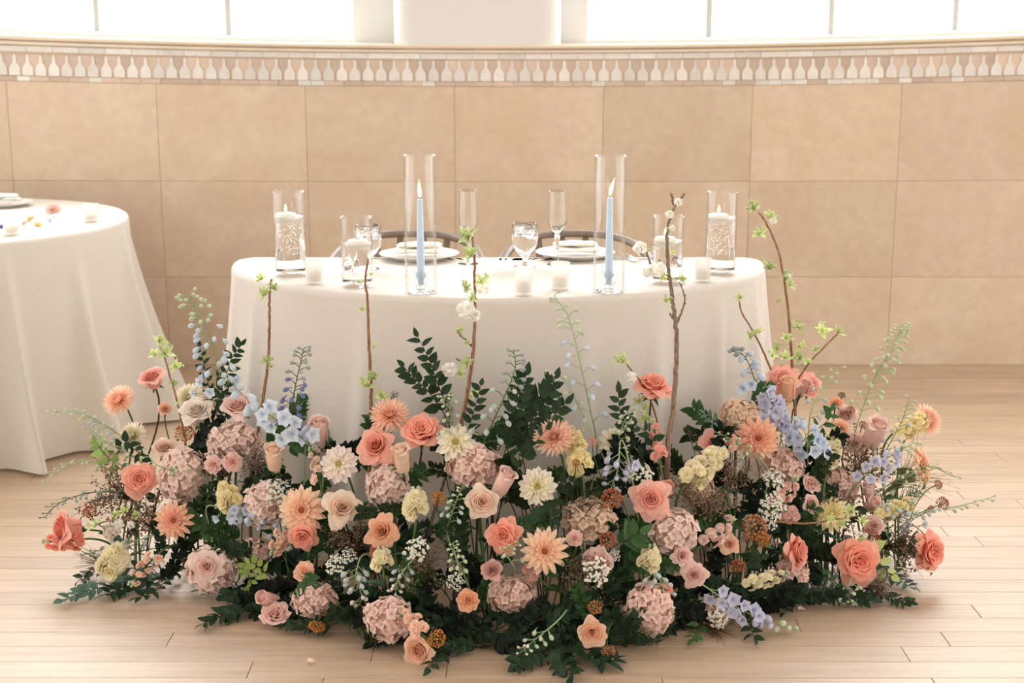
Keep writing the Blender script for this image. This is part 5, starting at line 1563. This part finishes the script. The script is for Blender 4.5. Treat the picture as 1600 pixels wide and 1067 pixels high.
branch([(245, 812), (210, 812), (175, 812), (150, 820)], .0026, .0015, [(196, 800, 22), (178, 806, 20), (214, 806, 18), (150, 822, 26)], [(186, 818, 20), (205, 820, 18)], 'twig with small white blossoms lying level beside rust berries', -.02)
# lace flowers and berry heads
for a in [
    (651, 858, 42, 0, 36, 'lace', 'lace', -.05, 'white lace flower in the dark centre under cream yellow stock', 'lace_flower'),
    (932, 893, 46, 6, 30, 'lace', 'lace', -.06, 'white lace flower in front of a dusty pink rose', 'lace_flower'),
    (1207, 789, 44, 4, 34, 'lace', 'lace', -.05, 'full white lace flower, middle one of three stacked beside pink stock', 'lace_flower'),
    (1209, 748, 38, 6, 46, 'lace', 'lace', -.04, 'white lace flower, topmost of three under the deep orange dahlia', 'lace_flower'),
    (1200, 814, 32, 0, 20, 'lace', 'lace', -.05, 'small white lace flower, lowest of three beside pink stock', 'lace_flower'),
    (436, 766, 46, 20, 52, 'lace', 'lace', -.02, 'greenish white lace flower behind the large peach dahlia', 'lace_flower'),
    (1000, 738, 44, 0, 52, 'lace', 'lace', .0, 'white lace flower behind the pink coral rose', 'lace_flower'),
    (524, 882, 34, -10, 40, 'lace', 'lace', -.02, 'airy white lace flower beside the frilly peach ranunculus', 'lace_flower'),
    (545, 868, 28, 6, 46, 'lace', 'lace', -.01, 'small white lace flower under the apricot orange rose', 'lace_flower'),
    (1122, 966, 34, 0, 12, 'lace', 'lace', -.04, 'white lace flower low among blue delphinium over the floor', 'lace_flower'),
    (712, 908, 30, 0, 20, 'lace', 'lace', -.03, 'greenish lace flower above the small orange ranunculus', 'lace_flower'),
    (960, 868, 20, 0, 30, 'lace', 'lace', .0, 'tiny white lace flower beside the small cream stock', 'lace_flower'),
    (289, 678, 32, 10, 46, 'bead', 'rust', -.03, 'rust orange berry head below the large white rose', 'berry_cluster'),
    (140, 801, 24, -6, 56, 'bead', 'terra', -.01, 'small rust berry head standing at the guest table end', 'berry_cluster'),
    (684, 780, 26, 12, 40, 'bead', 'gold', -.03, 'golden berry head beside cream yellow stock', 'berry_cluster'),
    (955, 780, 36, -4, 44, 'bead', 'terra', -.03, 'dusky orange berry head beside the pink coral rose', 'berry_cluster'),
    (949, 844, 28, 6, 40, 'bead', 'terra', -.05, 'rust berry head above the small cream stock', 'berry_cluster'),
    (1178, 826, 44, 4, 40, 'bead', 'rust', -.04, 'large rust and gold berry head beside the small pale peach rose', 'berry_cluster'),
    (1190, 842, 26, 20, 30, 'bead', 'gold', -.05, 'golden berry head touching the large rust one', 'berry_cluster'),
    (1153, 885, 24, 4, 44, 'bead', 'terra', -.05, 'small red brown berry head above cream stock lying level', 'berry_cluster'),
    (496, 976, 28, -10, -40, 'bead', 'gold', -.03, 'golden berry head hanging to the floor below a flat hydrangea', 'berry_cluster'),
    (682, 997, 30, 14, 6, 'bead', 'gold', -.05, 'golden berry head on the floor beside peach stock', 'berry_cluster'),
    (930, 948, 24, -14, 0, 'bead', 'rust', -.05, 'orange berry head hanging above the pale peach rose', 'berry_cluster'),
    (950, 1016, 26, 6, -30, 'bead', 'rust', -.03, 'orange berry head hanging below the pale peach rose', 'berry_cluster'),
    (1472, 787, 22, 20, 30, 'bead', 'terra', .0, 'round brown button head beyond the profile dahlia', 'berry_cluster'),
    (1465, 757, 16, 30, 30, 'bead', 'terra', .02, 'tiny brown button head under the profile dahlia', 'berry_cluster'),
    (1455, 796, 13, 0, 30, 'bead', 'terra', .0, 'tiny brown bud beside the round button head', 'berry_cluster'),
    (1315, 618, 12, 0, 60, 'bead', 'brown', .02, 'tiny brown button on a stalk beside the arching green delphinium', 'berry_cluster'),
    (1329, 641, 14, 0, 50, 'bead', 'terra', .0, 'tiny rust button on a stalk beside the small orange ranunculus', 'berry_cluster'),
    (1348, 664, 13, 0, 40, 'bead', 'terra', .0, 'tiny rust button beside the plump rosebud', 'berry_cluster'),
    (1358, 840, 34, 0, 30, 'bead', 'terra', -.01, 'red brown berry head just above the largest coral rose', 'berry_cluster'),
    (900, 724, 14, 0, 46, 'bead', 'terra', -.06, 'tiny rust button in front of the tall yellow stock', 'berry_cluster'),
    (926, 690, 15, 0, 40, 'bead', 'coral', -.04, 'tiny coral bud beside the white dahlia behind lilac bells', 'berry_cluster'),
]: headed(*a)
# leafy sprigs one can pick out
for a in [
    ([(700, 640), (684, 600), (672, 565), (652, 524)], 18, 26, G_DARK, 'dark sprig curving up the tablecloth beside white blossoms', .04),
    ([(690, 640), (668, 610), (648, 592), (630, 572)], 14, 25, G_DARK, 'dark sprig, the lower outer one against the tablecloth', .04),
    ([(720, 700), (735, 660), (744, 630), (752, 600)], 14, 22, G_DARK, 'dark sprig behind the budding branch foot', .03),
    ([(780, 700), (800, 660), (812, 620), (822, 585)], 18, 30, G_DARK, 'dark glossy sprig, first of the dense clump at centre', .04),
    ([(800, 690), (830, 660), (850, 630), (868, 590)], 20, 30, G_DARK, 'dark glossy sprig rising highest in the clump at centre', .03),
    ([(805, 700), (840, 680), (865, 650), (884, 630)], 18, 28, G_DARK, 'dark glossy sprig leaning to the peach chrysanthemum in the centre clump', .02),
    ([(815, 640), (835, 625), (850, 615), (862, 606)], 12, 28, G_DARK, 'short dark sprig in the heart of the centre clump', .03),
    ([(800, 640), (806, 660), (808, 690), (812, 720)], 12, 26, G_MID, 'greener sprig hanging at the near side of the centre clump', .0),
    ([(790, 770), (800, 745), (830, 700), (856, 668)], 10, 24, G_DARK, 'dark twig crossing under the chrysanthemum on its long stem', .01),
    ([(985, 720), (975, 670), (968, 640), (966, 612)], 13, 26, G_DARK, 'dark sprig upright beside the pink stock spike', .04),
    ([(1000, 720), (1020, 690), (1000, 668), (975, 662)], 10, 22, G_DARK, 'dark sprig bending behind the pink stock spike', .03),
    ([(1160, 690), (1130, 670), (1112, 654), (1100, 645)], 10, 18, G_SAGE, 'grey green sprig beside the golden tan hydrangea', .02),
    ([(340, 650), (328, 610), (320, 575), (312, 540)], 16, 18, G_DARK, 'dark sprig behind the tall delphinium nearest the guest table', .05),
    ([(340, 625), (352, 590), (362, 560), (378, 538)], 16, 22, G_DARK, 'dark sprig leaning to the cloth corner behind the tall delphinium', .06),
    ([(352, 660), (352, 632), (346, 600)], 10, 22, G_DARK, 'short dark sprig between the white rose and the blush white one', .04),
    ([(1240, 700), (1290, 660), (1300, 640)], 8, 24, G_MID, 'green sprig behind the blue bells under the pale rosebud', .02),
    ([(1080, 690), (1092, 730), (1096, 746)], 6, 16, G_DARK, 'small dark sprig at the foot of the thick branch', .0),
    ([(186, 705), (198, 690), (208, 700), (226, 716)], 9, 24, G_DARK, 'dark sprig under the lower shaggy white chrysanthemum', -.02),
    ([(190, 735), (160, 705), (150, 690)], 10, 22, C('8fae62'), 'bright green sprig at the guest table end over the floor', .0),
    ([(860, 760), (880, 755), (900, 752)], 6, 24, G_DARK, 'small dark sprig behind the long stem beside the white dahlia', .03),
    ([(840, 785), (850, 800), (864, 812)], 7, 32, G_DARK, 'dark leaves close under the white dahlia with a yellow eye', -.02),
    ([(965, 850), (985, 840), (1000, 832)], 7, 34, G_MID, 'broad green leaves beside the round blush hydrangea', -.02),
    ([(1330, 850), (1360, 860), (1378, 885), (1395, 900)], 8, 30, G_FRESH, 'fresh green leaves beside the largest coral rose', -.02),
    ([(1400, 855), (1425, 850), (1448, 848)], 5, 26, G_SAGE, 'grey green leaves behind the coral rose at the far tip', .06),
    ([(420, 900), (395, 880), (378, 890)], 12, 18, C('8ba357'), 'yellow green sprig beside the low blush hydrangea', -.03),
    ([(372, 880), (392, 905), (388, 930)], 12, 16, C('8ba357'), 'yellow green sprig hanging beside the low blush hydrangea', -.04),
    ([(470, 900), (480, 920), (470, 938)], 8, 30, G_MID, 'narrow green leaves under the frilly peach ranunculus', -.04),
    ([(1180, 860), (1170, 880), (1190, 872)], 8, 22, G_DARK, 'dark rounded leaves above the level cream stock', -.04),
    ([(640, 870), (665, 905), (640, 930)], 8, 22, G_MID, 'feathery green sprig in the dark under the white lace flower', -.02),
    ([(1280, 890), (1305, 915), (1318, 935)], 9, 18, G_MID, 'green budded sprig under the sideways coral rose', -.01),
]: sprig(*a)
for a in [
    ([(250, 895), (215, 905), (170, 915), (130, 925), (96, 938)], 26, 28, G_SAGE, 'grey green sprig trailing over the floor at the guest table tip', 0, True),
    ([(240, 905), (200, 915), (160, 930)], 16, 26, G_DARK, 'dark sprig trailing on the floor under pale yellow stock', 0, True),
    ([(235, 885), (180, 890), (140, 895), (122, 908)], 14, 26, G_DARK, 'dark sprig over the floor behind the trailing grey green one', 0, True),
    ([(290, 885), (262, 905), (240, 925), (212, 935)], 16, 24, G_DARK, 'dark sprig on the floor beside the low blush hydrangea', 0, True),
    ([(430, 925), (390, 945), (350, 960), (316, 975)], 24, 28, G_DARK, 'dark sprig reaching over the bare floor below a blush hydrangea', 0, True),
    ([(420, 940), (375, 955), (340, 965)], 16, 26, G_DARK, 'second dark sprig reaching over the bare floor below a blush hydrangea', 0, True),
    ([(520, 975), (480, 978), (440, 978)], 16, 24, G_DARK, 'dark sprig on the floor under ruffled pink ranunculus', 0, True),
    ([(700, 985), (690, 1015), (670, 1045)], 14, 30, G_DARK, 'dark sprig on the floor beside the low peach rose', 0, True),
    ([(760, 960), (745, 985), (728, 1000)], 12, 28, G_DARK, 'dark sprig on the floor in the dark centre gap', 0, True),
    ([(880, 1000), (850, 1015), (820, 1030), (806, 1040)], 20, 34, G_DARK, 'dark sprig over the floor at the very front', 0, True),
    ([(890, 1010), (880, 1030), (890, 1058)], 16, 36, G_DARK, 'dark sprig pointing out at the very front of the floor', 0, True),
    ([(900, 1005), (920, 1025), (945, 1035), (966, 1028)], 16, 34, G_DARK, 'dark sprig on the floor under the pale peach rose', 0, True),
    ([(900, 1000), (860, 1000), (815, 1012)], 14, 30, G_DARK, 'dark sprig on the floor behind the very front ones', 0, True),
    ([(1310, 900), (1350, 920), (1390, 932), (1424, 942)], 26, 22, G_DARK, 'dark sprig trailing on the floor below the largest coral rose', 0, True),
    ([(1360, 885), (1395, 900), (1424, 918)], 16, 24, G_SAGE, 'grey green sprig over the floor between the two far coral roses', 0, True),
    ([(1310, 915), (1340, 935), (1365, 938)], 14, 24, G_DARK, 'short dark sprig on the floor below the largest coral rose', 0, True),
    ([(1160, 950), (1170, 975), (1180, 1000)], 12, 24, G_DARK, 'dark sprig on the floor under the sprawling lilac delphinium', 0, True),
    ([(1215, 925), (1240, 932), (1222, 960)], 10, 24, G_DARK, 'dark sprig on the floor beyond the level cream stock', 0, True),
    ([(1100, 950), (1090, 985), (1080, 1000)], 10, 22, G_MID, 'green sprig on the floor beside the tall blush hydrangea', 0, True),
]: sprig(*a)
# airy fillers
for a in [
    (228, 812, 96, 120, 'spray', 'tanspray', .05, 'airy grey brown spray between coral roses at the guest table end', None),
    (180, 770, 90, 150, 'spray', 'tanspray', .03, 'airy grey spray over the floor at the guest table tip', None),
    (345, 735, 60, 90, 'spray', 'brown', .04, 'grey brown spray behind small pink roses', None),
    (395, 730, 70, 80, 'spray', 'brown', .02, 'grey brown spray beside the rosebud with a blue floret', None),
    (555, 850, 80, 90, 'spray', 'brown', .02, 'dark brown spray under the cream rose with an apricot heart', None),
    (665, 895, 80, 100, 'spray', 'brown', -.01, 'plum brown spray below the white lace flower in the dark centre', None),
    (910, 900, 80, 80, 'spray', 'brown', -.01, 'plum brown spray beside the dusty pink rose', None),
    (1095, 785, 96, 80, 'spray', 'tanspray', .0, 'tan spray between the pink coral rose and yellow stock', None),
    (1150, 745, 70, 70, 'spray', 'tanspray', -.01, 'pale tan spray beside the large pale yellow stock', None),
    (1300, 800, 90, 60, 'spray', 'brown', .03, 'brown spray behind the straw yellow dahlia', None),
    (1345, 735, 100, 50, 'spray', 'tanspray', .03, 'fine tan spray leaning under the lilac delphinium', None),
    (1400, 850, 90, 20, 'spray', 'brown', .03, 'brown spray low behind the far coral roses', None),
    (1368, 915, 50, 0, 'spray', 'brown', -.01, 'small brown spray over the floor sprig below the largest rose', None),
    (1420, 745, 110, 40, 'grass', '', .03, 'fan of fine green stalks under the profile dahlia', None, 'fine_grass', 10, C('93a06c')),
    (910, 800, 110, 110, 'grass', '', .0, 'dark hair-like grass veiling the tan hydrangea', None, 'fine_grass', 20, C('4b4234')),
    (1120, 985, 80, -10, 'grass', '', -.01, 'fine brown grass fanning over the floor below lilac delphinium', None, 'fine_grass', 40, C('6b5638')),
    (160, 880, 90, 190, 'grass', '', .02, 'fine dark grass over the floor beside pale yellow stock', None, 'fine_grass', 20, C('5b5238')),
    (560, 975, 90, -60, 'plume', '', -.02, 'feathery dark fern hanging to the floor beside a low hydrangea', None, 'fern_frond', 30, C('3b4a26')),
    (990, 985, 90, -40, 'plume', '', -.02, 'feathery dark fern beside the tall blush hydrangea', None, 'fern_frond', 30, C('2f4228')),
    (640, 920, 80, 60, 'plume', '', -.01, 'feathery green fern beside the thick green stalk in the dark', None, 'fern_frond', 30, C('36552e')),
    (700, 830, 80, 100, 'plume', '', .0, 'feathery green fern below golden berries', None, 'fern_frond', 20, C('3a5a34')),
    (1270, 830, 80, 110, 'plume', '', .01, 'feathery green fern behind the sideways coral rose', None, 'fern_frond', 20, C('3a5a34')),
    (1400, 780, 100, 30, 'plume', '', .03, 'feathery green fern behind the deeper yellow stock', None, 'fern_frond', 20, C('86a06a')),
    (610, 640, 60, 70, 'plume', '', .05, 'wispy dark fern behind the peach chrysanthemum over two roses', None, 'fern_frond', 10, C('5a5a40')),
    (700, 655, 50, 80, 'plume', '', .05, 'wispy fern tips above the full coral garden rose', None, 'fern_frond', 10, C('5a6240')),
]: filler(*a)
# leaves packed deep between the stems
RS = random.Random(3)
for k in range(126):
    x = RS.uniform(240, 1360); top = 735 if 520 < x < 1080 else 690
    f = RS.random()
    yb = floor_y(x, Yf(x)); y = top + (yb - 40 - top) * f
    deep_sprig(x, y, RS.uniform(70, 105), RS.uniform(-20, 200), RS.uniform(.05, .13), RS.choice((G_SHADE, G_DARK, C('26381c'), G_MID)))
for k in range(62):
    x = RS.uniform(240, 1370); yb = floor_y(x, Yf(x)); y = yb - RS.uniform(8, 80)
    deep_sprig(x, y, RS.uniform(60, 95), RS.choice((RS.uniform(-25, 40), RS.uniform(140, 205))), RS.uniform(.03, .10), RS.choice((G_SHADE, G_DARK)), True)

# ------------------------------------------------------------------ petals dropped on the floor, loose florets on the guest table
def loose_petal(x, y, s, pal, label, z=.004, rz=0):
    m = MB(); round_petal(m, rz, 1, .55, .12, .5, sh0=.3, ns=6, nt=5)
    o = obj('petal', m.mesh('petal', M_PETAL), None, Matrix.Translation(at_z(x, y, z)) @ Matrix.Scale(s * mpp(x, y, at_z(x, y, z).y), 4), *PAL[pal])
    tag(o, label, 'petal')
loose_petal(480, 1035, 13, 'blush', 'fallen blush petal on the bare floor at the front', rz=.3)
loose_petal(1248, 953, 11, 'cream', 'fallen cream petal on the floor beyond the lilac delphinium', rz=.2)
def loose_floret(x, y, s, pal, label, me):
    p = at_z(x, y, TT + .004); k = mpp(x, y, p.y); p.z = TT + .25 * s * k
    t = thing('loose_floret', label, 'flower', p)
    put('floret', me, t, Matrix.Translation(p) @ frame((R.uniform(-.4, .4), -.6, .8)) @ Matrix.Scale(s / 2 * k, 4), *PAL[pal])
    put('calyx', CALYX, t, Matrix.Translation(p) @ frame((0, -.6, .8)) @ Matrix.Scale(s / 5 * k, 4), G_FRESH)
loose_floret(48, 345, 17, 'yellow', 'yellow floret on the guest table between the votive and the blue floret', STK[0])
loose_floret(59, 354, 16, 'yellow', 'second yellow floret on the guest table, nearer its edge', STK[1])
loose_floret(79, 348, 17, 'paleblue', 'pale blue floret on the guest table below pink petals', DEL[0])
loose_floret(38, 350, 12, 'blush', 'small blush floret on the guest table beside the votive cup', STK[2])
loose_floret(2, 356, 12, 'violet', 'dusky violet floret on the guest table beyond the votive cup', DEL[1])
p = at_z(84, 338, TT + .001); k = mpp(84, 338, p.y)
t = thing('loose_rose_head', 'pale pink rose head lying among loose florets on the guest table', 'flower', p)
M = Matrix.Translation(p + Vector((0, 0, .026))) @ frame((.1, -.5, .8)) @ Matrix.Scale(.036, 4)
h = put('bloom', ROSE['ranun'][0][0], t, M, *PAL['blush'])
for q_ in ROSE['ranun'][0][1]: obj('petal', q_, h, None, *PAL['blush'])
p = at_z(8, 314, TT + .045)
t = thing('loose_sprig', 'grey green sprig laid on the napkin of the guest table plate', 'foliage', p)
st_ = MB(); tube(st_, spline([(-.05, 0, 0), (0, .01, .004), (.06, 0, .002)], 4), .0014, n=4); obj('stem', st_.mesh('stem', M_LEAF), t, None, G_SAGE)
for i in range(9):
    q_ = Vector((-.045 + .0125 * i, .003, .003)); obj('leaf', R.choice(LF), t, leafM(q_, (.5, (-1) ** i, .25), (0, 0, 1), .026), C('8a9aa0'))
